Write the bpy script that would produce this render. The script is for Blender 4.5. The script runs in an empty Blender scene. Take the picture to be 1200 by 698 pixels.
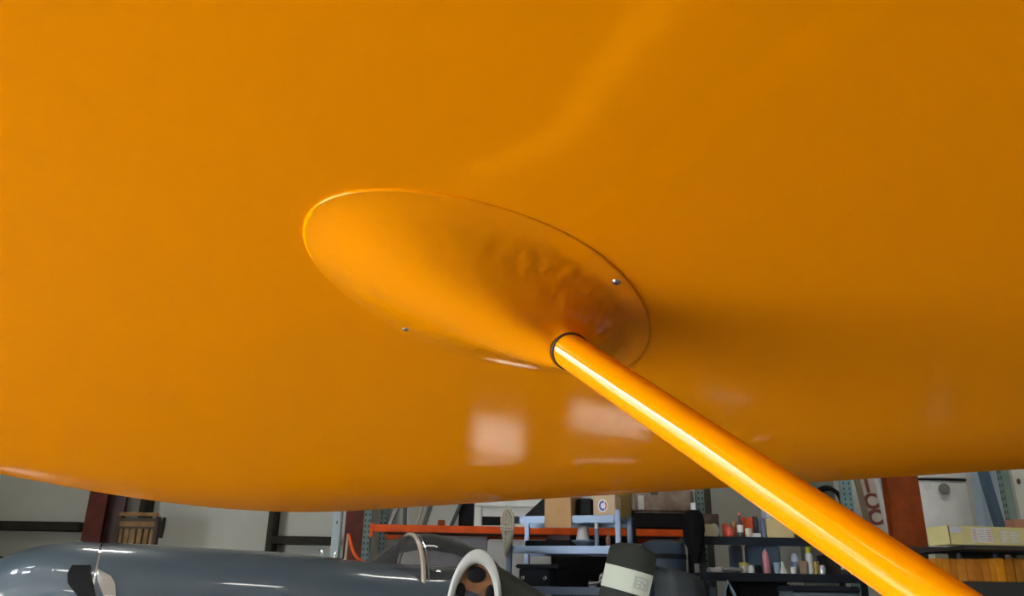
import bpy, bmesh, math, random
import numpy as np
from mathutils import Vector, Matrix, noise
random.seed(4)
C = bpy.context.scene.collection
SC = bpy.context.scene
# ------------------------------------------------------------------ camera
ZC = 1.3                                     # eye height
F = 933.0; PITCH = math.radians(20.3); ROLL = math.radians(1.0)
cam = bpy.data.cameras.new('camera'); cam.sensor_width = 36; cam.lens = 36 * F / 1200; cam.clip_start = .02
co = bpy.data.objects.new('camera', cam); C.objects.link(co); SC.camera = co
co.matrix_world = Matrix.Translation((0, 0, ZC)) @ Matrix.Rotation(math.pi / 2 + PITCH, 4, 'X') @ Matrix.Rotation(ROLL, 4, 'Z')
cam.dof.use_dof = False
# ------------------------------------------------------------------ world, exposure
SC.view_settings.view_transform = 'Standard'; SC.view_settings.look = 'None'
SC.view_settings.exposure = 0.0; SC.view_settings.gamma = 1.0; SC.view_settings.use_curve_mapping = False
w = bpy.data.worlds.new('World'); SC.world = w; w.use_nodes = True
bg = w.node_tree.nodes['Background']; bg.inputs[0].default_value = (.86, .93, 1, 1); bg.inputs[1].default_value = 39.5
SC.cycles.max_bounces = 10; SC.cycles.diffuse_bounces = 5; SC.cycles.transparent_max_bounces = 16
SC.cycles.caustics_reflective = False; SC.cycles.caustics_refractive = False
SC.cycles.sample_clamp_indirect = 6.0; SC.cycles.use_denoising = True
# hangar door opening in the left wall: daylight portal
DOOR_X, DOOR_Y0, DOOR_Y1, DOOR_H = -5.9, -3.3, 1.0, 2.1
pl = bpy.data.lights.new('door_daylight', 'AREA'); pl.shape = 'RECTANGLE'
pl.size = DOOR_Y1 - DOOR_Y0; pl.size_y = DOOR_H; pl.energy = 1; pl.cycles.is_portal = True
po = bpy.data.objects.new('door_daylight', pl); C.objects.link(po)
po.location = (DOOR_X, (DOOR_Y0 + DOOR_Y1) / 2, DOOR_H / 2)
po.rotation_euler = (math.pi / 2, 0, -math.pi / 2)       # -Z looks along +X

# sun standing high, entering through unseen roof openings added for the white wing reflections
SUN_L = Vector((-1.0, -.36, 1.0)).normalized()  # towards the sun
su = bpy.data.lights.new('sun', 'SUN'); su.energy = 252; su.angle = math.radians(.6); su.color = (1, .98, .95)
so = bpy.data.objects.new('sun', su); C.objects.link(so); so.rotation_euler = SUN_L.to_track_quat('Z', 'Y').to_euler()
LAMP_W = 3; LAMP_E = 9.0                    # roof fixtures: area-light watts, tube emission

# ------------------------------------------------------------------ helpers
def ray(px, py):
    x = (px - 600) / F; y = (349 - py) / F
    c, s = math.cos(ROLL), math.sin(ROLL)
    xu = c * x - s * y; yu = s * x + c * y
    return Vector((xu, math.cos(PITCH) - yu * math.sin(PITCH), math.sin(PITCH) + yu * math.cos(PITCH)))
def W(px, py, Y):                             # world point where the sight line of a photo point meets the plane y = Y
    d = ray(px, py); return Vector((0, 0, ZC)) + d * (Y / d.y)
def at(px, py, dep):
    return Vector((0, 0, ZC)) + ray(px, py) * dep

def mat(name, col, rough=.5, metal=0, coat=0, spec=.5, var=0.0, vscale=8, bump=0, bscale=40, col2=None, coat_r=.05):
    m = bpy.data.materials.new(name); m.use_nodes = True
    nt = m.node_tree; b = nt.nodes['Principled BSDF']
    b.inputs['Base Color'].default_value = (*col, 1); b.inputs['Roughness'].default_value = rough
    b.inputs['Metallic'].default_value = metal; b.inputs['Specular IOR Level'].default_value = spec
    b.inputs['Coat Weight'].default_value = coat; b.inputs['Coat Roughness'].default_value = coat_r
    if var or bump or col2:
        tc = nt.nodes.new('ShaderNodeTexCoord')
        n = nt.nodes.new('ShaderNodeTexNoise'); n.inputs['Scale'].default_value = vscale; n.inputs['Detail'].default_value = 5
        nt.links.new(tc.outputs['Object'], n.inputs['Vector'])
        if var or col2:
            mx = nt.nodes.new('ShaderNodeMix'); mx.data_type = 'RGBA'
            c2 = col2 or tuple(max(0, c * (1 - var)) for c in col)
            c1 = col if col2 else tuple(min(1, c * (1 + var)) for c in col)
            mx.inputs[6].default_value = (*c1, 1); mx.inputs[7].default_value = (*c2, 1)
            rp = nt.nodes.new('ShaderNodeMapRange'); rp.inputs[1].default_value = .35; rp.inputs[2].default_value = .65
            nt.links.new(n.outputs['Fac'], rp.inputs[0]); nt.links.new(rp.outputs[0], mx.inputs[0])
            nt.links.new(mx.outputs[2], b.inputs['Base Color'])
        if bump:
            n2 = nt.nodes.new('ShaderNodeTexNoise'); n2.inputs['Scale'].default_value = bscale; n2.inputs['Detail'].default_value = 3
            nt.links.new(tc.outputs['Object'], n2.inputs['Vector'])
            bp = nt.nodes.new('ShaderNodeBump'); bp.inputs['Strength'].default_value = bump; bp.inputs['Distance'].default_value = .01
            nt.links.new(n2.outputs['Fac'], bp.inputs['Height']); nt.links.new(bp.outputs[0], b.inputs['Normal'])
            nt.links.new(bp.outputs[0], b.inputs['Coat Normal'])
    return m
def emat(name, col, s):
    m = bpy.data.materials.new(name); m.use_nodes = True; nt = m.node_tree
    b = nt.nodes['Principled BSDF']; b.inputs['Emission Color'].default_value = (*col, 1); b.inputs['Emission Strength'].default_value = s
    return m
def glass_mat(name, tint, refl=.10, haze=.0):
    m = bpy.data.materials.new(name); m.use_nodes = True; nt = m.node_tree; N = nt.nodes; L = nt.links
    out = N['Material Output']; N.remove(N['Principled BSDF'])
    t = N.new('ShaderNodeBsdfTransparent'); t.inputs[0].default_value = (*tint, 1)
    g = N.new('ShaderNodeBsdfGlossy'); g.inputs['Roughness'].default_value = .03
    d = N.new('ShaderNodeBsdfDiffuse'); d.inputs[0].default_value = (.7, .7, .7, 1)
    fr = N.new('ShaderNodeFresnel'); fr.inputs[0].default_value = 1.45
    m1 = N.new('ShaderNodeMixShader'); m2 = N.new('ShaderNodeMixShader'); m2.inputs[0].default_value = haze
    L.new(fr.outputs[0], m1.inputs[0]); L.new(t.outputs[0], m1.inputs[1]); L.new(g.outputs[0], m1.inputs[2])
    L.new(m1.outputs[0], m2.inputs[1]); L.new(d.outputs[0], m2.inputs[2]); L.new(m2.outputs[0], out.inputs[0])
    return m

class MB:
    def __init__(s): s.v = []; s.f = []
    def box(s, c, d, rot=None):
        i = len(s.v)
        for x in (-1, 1):
            for y in (-1, 1):
                for z in (-1, 1):
                    p = Vector((x * d[0] / 2, y * d[1] / 2, z * d[2] / 2))
                    if rot: p = rot @ p
                    s.v.append(p + Vector(c))
        s.f += [[i + k for k in q] for q in ((0, 1, 3, 2), (4, 6, 7, 5), (0, 4, 5, 1), (2, 3, 7, 6), (0, 2, 6, 4), (1, 5, 7, 3))]
        return s
    def tube(s, pts, r, n=10, closed=False, cap=True):
        pts = [Vector(p) for p in pts]; rs = r if isinstance(r, (list, tuple)) else [r] * len(pts)
        i0 = len(s.v); m = len(pts); prev = None
        for k, p in enumerate(pts):
            a = pts[(k - 1) % m] if (closed or k > 0) else p; b = pts[(k + 1) % m] if (closed or k < m - 1) else p
            t = (b - a).normalized()
            if prev is None:
                u = t.orthogonal().normalized()
            else:
                u = (prev - t * prev.dot(t)).normalized()
            prev = u; v = t.cross(u)
            for j in range(n):
                an = 2 * math.pi * j / n; s.v.append(p + (u * math.cos(an) + v * math.sin(an)) * rs[k])
        for k in range(m if closed else m - 1):
            a = i0 + k * n; b = i0 + ((k + 1) % m) * n
            for j in range(n): s.f.append([a + j, a + (j + 1) % n, b + (j + 1) % n, b + j])
        if cap and not closed:
            s.f.append([i0 + j for j in range(n)][::-1]); s.f.append([i0 + (m - 1) * n + j for j in range(n)])
        return s
    def lathe(s, prof, c=(0, 0, 0), n=18):       # prof: list of (radius, z)
        i0 = len(s.v)
        for r, z in prof:
            for j in range(n):
                a = 2 * math.pi * j / n; s.v.append(Vector((c[0] + r * math.cos(a), c[1] + r * math.sin(a), c[2] + z)))
        for k in range(len(prof) - 1):
            for j in range(n):
                a = i0 + k * n; b = a + n; s.f.append([a + j, a + (j + 1) % n, b + (j + 1) % n, b + j])
        s.f.append([i0 + j for j in range(n)][::-1]); s.f.append([i0 + (len(prof) - 1) * n + j for j in range(n)])
        return s
    def prism(s, poly, y0, y1):                   # poly in x,z extruded along y
        i = len(s.v); n = len(poly)
        for y in (y0, y1):
            for p in poly: s.v.append(Vector((p[0], y, p[1])))
        s.f.append([i + k for k in range(n)]); s.f.append([i + n + k for k in range(n)][::-1])
        for k in range(n): s.f.append([i + k, i + n + k, i + n + (k + 1) % n, i + (k + 1) % n])
        return s
    def grid(s, rows, close_u=False):
        i = len(s.v); n = len(rows[0])
        for r in rows: s.v += [Vector(p) for p in r]
        for k in range(len(rows) - 1):
            for j in range(n if close_u else n - 1):
                s.f.append([i + k * n + j, i + k * n + (j + 1) % n, i + (k + 1) * n + (j + 1) % n, i + (k + 1) * n + j])
        return s
    def build(s, name, m, parent=None, smooth=False, bevel=0, seg=2):
        me = bpy.data.meshes.new(name); me.from_pydata([tuple(v) for v in s.v], [], s.f)
        bm = bmesh.new(); bm.from_mesh(me); bmesh.ops.recalc_face_normals(bm, faces=bm.faces)
        if bevel:
            bmesh.ops.bevel(bm, geom=list(bm.edges), offset=bevel, segments=seg, affect='EDGES', clamp_overlap=True)
        bm.to_mesh(me); bm.free()
        if smooth:
            for p in me.polygons: p.use_smooth = True
            me.set_sharp_from_angle(angle=math.radians(40))
        me.materials.append(m)
        o = bpy.data.objects.new(name, me); C.objects.link(o)
        if parent: o.parent = parent
        return o
def tag(o, label, cat, group=None):
    o['label'] = label; o['category'] = cat
    if group: o['group'] = group
    return o
def thing(name, label, cat, loc=(0, 0, 0), rz=0, group=None, rot=None):
    o = bpy.data.objects.new(name, None); C.objects.link(o); o.empty_display_size = .1
    o.location = loc; o.rotation_euler = rot or (0, 0, rz)
    return tag(o, label, cat, group)
def struct(o): o['kind'] = 'structure'; return o
def frame(x0, y0, x1, y1, Y, depth=.2, zbase=None):   # rect seen at front face distance Y -> (loc of base centre, w, h)
    xc = (x0 + x1) / 2
    a = W(x0, (y0 + y1) / 2, Y); b = W(x1, (y0 + y1) / 2, Y); z1 = W(xc, y0, Y).z; z0 = W(xc, y1, Y).z
    if zbase is not None: z0 = zbase
    return Vector(((a.x + b.x) / 2, Y + depth / 2, z0)), b.x - a.x, z1 - z0
def box_thing(name, label, cat, rect, Y, depth, m, zbase=None, bevel=.004, rz=0, group=None):
    loc, w_, h_ = frame(*rect, Y, depth, zbase)
    o = MB().box((0, 0, h_ / 2), (w_, depth, h_)).build(name, m, None, bevel=bevel)
    o.location = loc; o.rotation_euler.z = rz; tag(o, label, cat, group); o['wh'] = (w_, h_)
    return o, w_, h_

# ------------------------------------------------------------------ materials
YEL = (.90, .30, .0)
def paint_mat(coat=.24, cr=.08):
    m = mat('yellow_paint', YEL, rough=.5, coat=coat, coat_r=cr, spec=.0)
    nt = m.node_tree; b = nt.nodes['Principled BSDF']
    tc = nt.nodes.new('ShaderNodeTexCoord')
    n1 = nt.nodes.new('ShaderNodeTexNoise'); n1.inputs['Scale'].default_value = 7; n1.inputs['Detail'].default_value = 3
    n2 = nt.nodes.new('ShaderNodeTexNoise'); n2.inputs['Scale'].default_value = 220; n2.inputs['Detail'].default_value = 1
    nt.links.new(tc.outputs['Object'], n1.inputs[0]); nt.links.new(tc.outputs['Object'], n2.inputs[0])
    b1 = nt.nodes.new('ShaderNodeBump'); b1.inputs['Strength'].default_value = .035; b1.inputs['Distance'].default_value = .02
    b2 = nt.nodes.new('ShaderNodeBump'); b2.inputs['Strength'].default_value = .02; b2.inputs['Distance'].default_value = .001
    nt.links.new(n1.outputs[0], b1.inputs['Height']); nt.links.new(n2.outputs[0], b2.inputs['Height'])
    nt.links.new(b1.outputs[0], b2.inputs['Normal']); nt.links.new(b2.outputs[0], b.inputs['Coat Normal'])
    return m
M_yel = paint_mat()
M_fair = paint_mat(.5, .04)
M_strut = mat('strut_paint', (.88, .30, .0), rough=.5, coat=.6, coat_r=.03, spec=.0)
M_gap = mat('dark_gap', (.03, .012, .005), .7)
M_screw = mat('screw_steel', (.62, .62, .66), .3, 1)
M_floor = mat('sealed_concrete', (.15, .143, .13), .35, var=.10, vscale=.8, bump=.05)
M_wallw = mat('white_wall_sheet', (.58, .585, .53), .7, var=.05, vscale=1.5)
M_roof = mat('roof_sheet', (.55, .55, .52), .7)
M_girt = mat('dark_girt_steel', (.022, .019, .013), .7, var=.2, spec=.15)
M_redcol = mat('dark_red_oxide', (.085, .017, .010), .6, spec=.2, var=.25, vscale=6)
M_redcol2 = mat('red_oxide_steel', (.20, .038, .008), .6, spec=.15, var=.25, vscale=5)
M_orange = mat('orange_beam_paint', (.60, .075, .006), .5, spec=.2, var=.15)
M_green = mat('green_grey_upright', (.10, .15, .14), .5, var=.15)
M_teal = mat('teal_perforated_steel', (.22, .36, .36), .45, var=.15)
M_hole = mat('hole_dark', (.01, .012, .012), .8)
M_black = mat('black_plastic', (.008, .008, .009), .6, spec=.1)
M_blackm = mat('black_shelf_steel', (.014, .018, .025), .55, spec=.12)
M_silver = mat('silver_blue_steel', (.13, .18, .27), .35, .3)
M_card = mat('cardboard', (.42, .25, .11), .8, var=.08, vscale=4)
M_cream = mat('cream_carton', (.62, .52, .27), .75, var=.08)
M_white = mat('white_plastic', (.72, .73, .72), .4)
M_whitebox = mat('white_painted_board', (.66, .67, .63), .55, var=.05)
M_plane = mat('slate_grey_paint', (.036, .060, .085), .35, coat=1, coat_r=.03)
M_planed = mat('dark_olive_paint', (.040, .045, .034), .5, var=.2, spec=.2)
M_chrome = mat('polished_metal', (.85, .9, .93), .08, 1)
M_glass = glass_mat('clear_canopy', (.88, .87, .88), haze=.05)
M_glass2 = glass_mat('pane_glass', (.85, .9, .92))

# ------------------------------------------------------------------ room shell
HX, HY0, HY1, HZ = 9.0, -9.0, 9.2, 4.8
def shell(name, c, d, m):
    return struct(MB().box(c, d).build(name, m))
LX = DOOR_X - .1
shell('floor', ((LX + HX) / 2, (HY0 + HY1) / 2, -.05), (HX - LX + .4, HY1 - HY0 + .4, .1), M_floor)
PATCH = [(-.40, -.10, 4.17, 4.62), (.15, .60, 3.88, 4.12), (-.39, -.09, 4.76, 4.84), (.27, .66, 4.80, 4.87), (.80, 1.06, 3.60, 3.625), (1.22, 1.255, 4.00, 4.30), (1.83, 1.855, 3.20, 3.36), (1.90, 1.925, 3.362, 3.56), (2.0, 2.025, 3.562, 3.78)]      # floor rectangles the sun reaches (x0, x1, y0, y1)
sh_ = SUN_L * (HZ / SUN_L.z)
HOLES = [(a + sh_.x, b + sh_.x, c + sh_.y, d + sh_.y) for a, b, c, d in PATCH]  # roof openings added where the sun must pass to reach those patches
rx = sorted([LX - .2, HX + .2] + [q for h in HOLES for q in h[:2]]); ry = sorted([HY0 - .2, HY1 + .2] + [q for h in HOLES for q in h[2:]])
rf = MB()
for i in range(len(rx) - 1):
    for j in range(len(ry) - 1):
        cx, cy = (rx[i] + rx[i + 1]) / 2, (ry[j] + ry[j + 1]) / 2
        if any(h[0] < cx < h[1] and h[2] < cy < h[3] for h in HOLES): continue
        rf.box((cx, cy, HZ + .01), (rx[i + 1] - rx[i], ry[j + 1] - ry[j], .02))
struct(rf.build('ceiling', M_roof))
shell('wall_right', (HX + .1, 0, HZ / 2), (.2, HY1 - HY0, HZ), M_wallw)
shell('wall_front', ((LX + HX) / 2, HY0 - .1, HZ / 2), (HX - LX, .2, HZ), M_wallw)
wl = MB(); wl.box((LX, (DOOR_Y1 + HY1) / 2, HZ / 2), (.2, HY1 - DOOR_Y1, HZ))
wl.box((LX, (HY0 + DOOR_Y0) / 2, HZ / 2), (.2, DOOR_Y0 - HY0, HZ))
WY0, WY1, WZ0, WZ1 = -2.35, -1.2, 3.6, 4.62        # unseen opening added above the door so sun lights the floor
wl.box((LX, (DOOR_Y0 + DOOR_Y1) / 2, (WZ0 + DOOR_H) / 2), (.2, DOOR_Y1 - DOOR_Y0, WZ0 - DOOR_H)); wl.box((LX, (DOOR_Y0 + DOOR_Y1) / 2, (WZ1 + HZ) / 2), (.2, DOOR_Y1 - DOOR_Y0, HZ - WZ1))
wl.box((LX, (DOOR_Y0 + WY0) / 2, (WZ0 + WZ1) / 2), (.2, WY0 - DOOR_Y0, WZ1 - WZ0)); wl.box((LX, (DOOR_Y1 + WY1) / 2, (WZ0 + WZ1) / 2), (.2, DOOR_Y1 - WY1, WZ1 - WZ0))
struct(wl.build('wall_left', M_wallw))
wb = shell('wall_back', ((LX + HX) / 2, HY1 + .1, HZ / 2), (HX - LX, .2, HZ), M_wallw)
shell('floor_apron', (LX - 8.2, -2, -.08), (16, 40, .1), mat('apron_concrete', (.25, .245, .23), .8, var=.1, vscale=.5))  # unseen concrete apron outside the hangar door
# wall sheets seams: panels of the back wall as proud sheets
YW = HY1
seam = mat('sheet_edge', (.58, .58, .54), .6, var=.06, vscale=1.2)
def wallbar(name, rect, Y, depth, m):
    loc, w_, h_ = frame(*rect, Y, depth); o = MB().box((loc.x, loc.y, loc.z + h_ / 2), (w_, depth, h_)).build(name, m, bevel=.005)
    return struct(o)
# horizontal girts and studs of the back wall
wallbar('trim_2', (-60, 610, 93, 620), 8.9, .28, M_girt)
wallbar('trim_3', (318, 628, 392, 637), 8.9, .28, M_girt)
wallbar('trim_4', (312, 560, 319, 694), 8.95, .23, M_girt)
wallbar('trim_5', (162, 560, 169, 640), 8.95, .23, M_girt)
wallbar('trim_6', (-60, 652, 96, 662), 8.9, .28, M_girt)
# small kerb ledge at foot of wall
shell('baseboard_back', ((LX + HX) / 2, HY1 - .02, .06), (HX - LX, .04, .12), M_girt)

# steel columns (I sections: two flanges and a web)
def column(name, label, x0, x1, ypx, Y, m, dp=.30):
    a = W(x0, ypx, Y); b = W(x1, ypx, Y); wd = b.x - a.x
    t = thing(name, label, 'column', ((a.x + b.x) / 2, Y, 0))
    MB().box((0, .01, HZ / 2), (wd, .02, HZ)).build('flange', m, t)
    MB().box((0, dp, HZ / 2), (wd, .02, HZ)).build('flange', m, t)
    MB().box((0, dp / 2 + .005, HZ / 2), (.02, dp - .03, HZ)).build('web', m, t)
    MB().box((0, .15, .01), (wd * 1.25, .45, .02)).build('base_plate', m, t)
    return t
column('steel_column', 'dark red steel column behind the nose of the grey airplane', 99, 121, 610, 8.7, M_redcol)
t = column('steel_column', 'dark maroon steel column beside the left end of the orange beam', 404, 428, 620, 8.6, M_redcol)
column('steel_column', 'bright rust red steel column behind the long carton', 1045, 1082, 600, 6.7, M_redcol2, .10)
# second flange line on the first column
loc, w_, h_ = frame(121, 560, 140, 694, 8.85, .06)
struct(MB().box((loc.x, loc.y, 2.8), (w_, .06, 5.6)).build('trim_7', mat('dark_plum_steel', (.06, .028, .028), .6, var=.2)))

# roof fixtures: twin tubes in a tray
def fixture(x, y, rz, label):
    t = thing('ceiling_light', label, 'ceiling light', (x, y, HZ - .28), rz, 'strip lights under the hangar roof')
    MB().box((0, 0, .05), (.8, .26, .06)).build('housing', M_white, t, bevel=.01)
    for s in (-.07, .07):
        MB().tube([(-.36, s, 0), (.36, s, 0)], .024, 8).build('lamp_tube', emat('tube_glow', (1, .97, .88), LAMP_E), t)
    for s in (-.3, .3):
        MB().tube([(s, 0, .08), (s, 0, .28)], .008, 6).build('hanger', M_girt, t)
    l = bpy.data.lights.new('strip_glow', 'AREA'); l.shape = 'RECTANGLE'; l.size = .72; l.size_y = .2; l.energy = LAMP_W * (6 if x > 3 else 5 if x < -3 and y > 5 else 1.5)
    l.color = (1, .96, .88)
    lo = bpy.data.objects.new('strip_glow', l); C.objects.link(lo); lo.parent = t; lo.location = (0, 0, -.05)
LIGHTS = ['white strip light under the roof between wing tip and grey airplane nose', 'white strip light under the roof above the trailing edge of the yellow wing', 'white strip light under the roof in front of the long carton',
          'white strip light under the roof above the slatted crate', 'white strip light under the roof above the silver rack', 'white strip light under the roof above the rust red column',
          'white strip light under the roof just inside the open hangar door', 'white strip light under the roof behind the camera near the strut', 'white strip light under the roof behind the camera at the right wall',
          'white strip light under the roof in the rear corner on the door side', 'white strip light under the roof in the rear corner away from the door']
for i, (x, y) in enumerate([(-3, 2.6), (.2, 2.8), (3.6, 2.8), (-3.2, 6.4), (.2, 6.2), (3.8, 6.2), (-3, -1.6), (.8, -2.2), (4.2, -1.8), (-2.5, -5.6), (2.5, -5.6)]):
    fixture(x, y, 0, LIGHTS[i])

# ------------------------------------------------------------------ the yellow wing
S, SA, LH, LL, LP, KB = .19, 1.15, .16, .75, 2.2, .4
A1, C1, A2, C2 = 1.06210858, 2.25271601, 1.97494746, 3.1943701
n1 = (math.cos(A1), math.sin(A1)); e1 = (math.sin(A1), -math.cos(A1)); n2 = (math.cos(A2), math.sin(A2))
def plane_z(x, y): return ZC + .40 - S * (x * math.cos(SA) + (y - 1) * math.sin(SA))
def wing_d(x, y):
    d1 = C1 - (x * n1[0] + y * n1[1]); d2 = C2 - (x * n2[0] + y * n2[1])
    e = np.clip(.5 + .5 * (d2 - d1) / KB, 0, 1); return d2 * (1 - e) + d1 * e - KB * e * (1 - e)
NU = Vector((S * math.cos(SA), S * math.sin(SA), 1)).normalized()      # up normal of the flat part
P0 = Vector((0, 1, ZC + .40))
def hit(px, py):
    d = ray(px, py); o = Vector((0, 0, ZC)); t = (P0 - o).dot(NU) / d.dot(NU); return o + d * t
QN = .06
FAIR_RISE = .37
ts = np.concatenate([np.linspace(-3.6, -1.75, 45)[:-1], np.linspace(-1.75, 1.95, 330), np.linspace(1.95, 4.2, 30)[1:]])
v = np.linspace(0, 1, 230)
# crease in the skin
cr = [hit(*p) for p in [(505, 216), (560, 199), (610, 180), (640, 166), (662, 150), (690, 112), (735, 52), (772, 4), (800, -40), (850, -120)]]
crx = [(p.x, p.y) for p in cr]
def seg_dist(X, Yv):
    best = np.full(X.shape, 9.0); side = np.zeros(X.shape); along = np.zeros(X.shape)
    n = len(crx) - 1
    for i in range(n):
        ax, ay = crx[i]; bx, by = crx[i + 1]; dx, dy = bx - ax, by - ay; L2 = dx * dx + dy * dy
        t_ = np.clip(((X - ax) * dx + (Yv - ay) * dy) / L2, 0, 1); ex = X - ax - t_ * dx; ey = Yv - ay - t_ * dy
        dd = np.hypot(ex, ey); sg = np.sign(ex * dy - ey * dx); k = dd < best
        best = np.where(k, dd, best); side = np.where(k, sg, side); along = np.where(k, (i + t_) / n, along)
    return best, side, along
cols = []
for t_ in ts:
    q = np.linspace(QN, 2.6, 600); x = n1[0] * q + e1[0] * t_; y = n1[1] * q + e1[1] * t_
    d = wing_d(x, y); ok = np.where(d > 0)[0]
    if len(ok) < 5: continue
    i = ok[-1]
    if i < len(q) - 1: qe = q[i] + (q[i + 1] - q[i]) * d[i] / (d[i] - d[i + 1])
    else: qe = q[i]
    if qe < QN + .15: continue
    qq = QN + (qe - QN) * (1 - (1 - v) ** 1.35)
    cols.append(np.stack([n1[0] * qq + e1[0] * t_, n1[1] * qq + e1[1] * t_], 1))
G = np.array(cols); X, Yv = G[..., 0], G[..., 1]
D = np.maximum(wing_d(X, Yv), 0)
Z = plane_z(X, Yv) + LH * np.clip(1 - D / LL, 0, None) ** LP
dn = (X * n1[0] + Yv * n1[1]) - QN
Z = Z + .07 * np.clip(1 - dn / .16, 0, None) ** 2
cd, cs, ca = seg_dist(X, Yv)
CREASE = .0028
fade = np.clip(ca * 6, 0, 1)
Z = Z - CREASE * fade * .5 * (1 - np.tanh(cs * cd / .011)) * np.exp(-(cd / .25) ** 2)
nc, nr = X.shape
verts = np.stack([X, Yv, Z], -1).reshape(-1, 3)
# upper skin, a little outside the lower edge line at mid thickness
TH = np.minimum(1, np.minimum(D / .9, dn / .35 + .0)) ; TH = np.clip(TH, 0, 1)
Zt = plane_z(X, Yv) + np.where(D < LL, 0, 0) + LH * np.clip(1 - D / LL, 0, None) ** LP * 1.0 + .07 * np.clip(1 - dn / .16, 0, None) ** 2 + .016 + .15 * np.sqrt(TH) * (1 - .25 * TH)
vt = np.stack([X, Yv, Zt], -1).reshape(-1, 3)
N0 = nc * nr
idx = np.arange(N0).reshape(nc, nr)
f = np.stack([idx[:-1, :-1], idx[:-1, 1:], idx[1:, 1:], idx[1:, :-1]], -1).reshape(-1, 4)
faces = f.tolist() + (f[:, ::-1] + N0).tolist()
bord = list(idx[:, 0]) + list(idx[-1, 1:]) + list(idx[-2::-1, -1]) + list(idx[0, -2:0:-1])
for k in range(len(bord)):
    a, b = int(bord[k]), int(bord[(k + 1) % len(bord)]); faces.append([a, b, b + N0, a + N0])
wing = thing('airplane_wing', 'glossy yellow airplane wing seen from below with its fairing and strut', 'airplane wing', (0, 1, 0))
me = bpy.data.meshes.new('wing_skin'); me.from_pydata(np.concatenate([verts, vt]).tolist(), [], faces)
bm = bmesh.new(); bm.from_mesh(me); bmesh.ops.recalc_face_normals(bm, faces=bm.faces); bm.to_mesh(me); bm.free()
for p in me.polygons: p.use_smooth = True
me.set_sharp_from_angle(angle=math.radians(50))
me.materials.append(M_yel); skin = bpy.data.objects.new('wing_skin', me); C.objects.link(skin)
def under(o): o.parent = wing; o.matrix_parent_inverse = Matrix.Translation((0, -1, 0)); return o
under(skin)

# strut axis
SA_ = at(700, 433, 1.02); SB_ = at(1000, 636, .805); DIR = (SB_ - SA_).normalized()
C0 = SA_ - DIR * .048                         # where the strut leaves the fairing
R_ = lambda s_: .0231 + .0026 * s_ / .355
ND = -NU                                      # down normal
OUT = [hit(*p) for p in [(355, 272), (356, 255), (365, 242), (385, 230), (405, 224), (430, 221), (455, 221), (480, 222), (540, 231), (600, 246), (650, 265), (700, 295),
       (735, 328), (755, 360), (762, 384), (757, 408), (742, 427), (715, 437), (680, 438), (640, 434), (590, 424), (530, 411), (476, 390), (430, 362), (395, 334), (370, 307), (358, 288)]]
U = (hit(758, 395) - hit(356, 272)).normalized(); V = ND.cross(U)
cen = sum(OUT, Vector()) / len(OUT)
def uv(p): q = p - cen; return q.dot(U), q.dot(V)
ouv = [uv(p) for p in OUT]
oang = np.array([math.atan2(b, a) for a, b in ouv]); orad = np.array([math.hypot(a, b) for a, b in ouv])
o_ = np.argsort(oang); oang = oang[o_]; orad = orad[o_]
def outline(th):
    a = np.concatenate([oang - 2 * math.pi, oang, oang + 2 * math.pi]); r = np.tile(orad, 3)
    ws = np.linspace(-.16, .16, 9); return float(np.mean([np.interp(th + q, a, r) for q in ws]))
cu, cv = uv(C0); hC = (C0 - cen).dot(ND)
du, dv, dh = DIR.dot(U), DIR.dot(V), DIR.dot(ND); pl_ = math.hypot(du, dv); au, av = du / pl_, dv / pl_; tanp = dh / pl_; cosp = pl_; sinp = dh
print('fairing: hC', hC, 'phi', math.degrees(math.atan(tanp)), 'C0uv', cu, cv, 'dir', DIR[:], 'outline u', min(a for a, b in ouv), max(a for a, b in ouv), 'v', min(b for a, b in ouv), max(b for a, b in ouv))
def smax(a, b, k):
    h_ = max(0, min(1, .5 + .5 * (a - b) / k)); return b * (1 - h_) + a * h_ + k * h_ * (1 - h_)
def smin(a, b, k): return -smax(-a, -b, k)
FL = .0035
foot = C0 - ND * (C0 - cen).dot(ND)
ctr = cen + (foot - cen) * .45                # rays of the fairing fan out from here
r_open = R_(0) + .0022
VW = (Vector((0, 0, ZC)) - C0); VW = (VW - DIR * VW.dot(DIR)).normalized()
aU = (U * au + V * av)
def rim_at(th):                               # rim point in the wing plane along direction th from ctr
    e = U * math.cos(th) + V * math.sin(th); lo, hi = 0.0, .6
    for _ in range(26):
        m = (lo + hi) / 2; q = ctr + e * m; a, b = uv(q)
        if math.hypot(a, b) < outline(math.atan2(b, a)): lo = m
        else: hi = m
    return e, ctr + e * lo
NT, NRr = 240, 90
rows = []; ring = []
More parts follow.
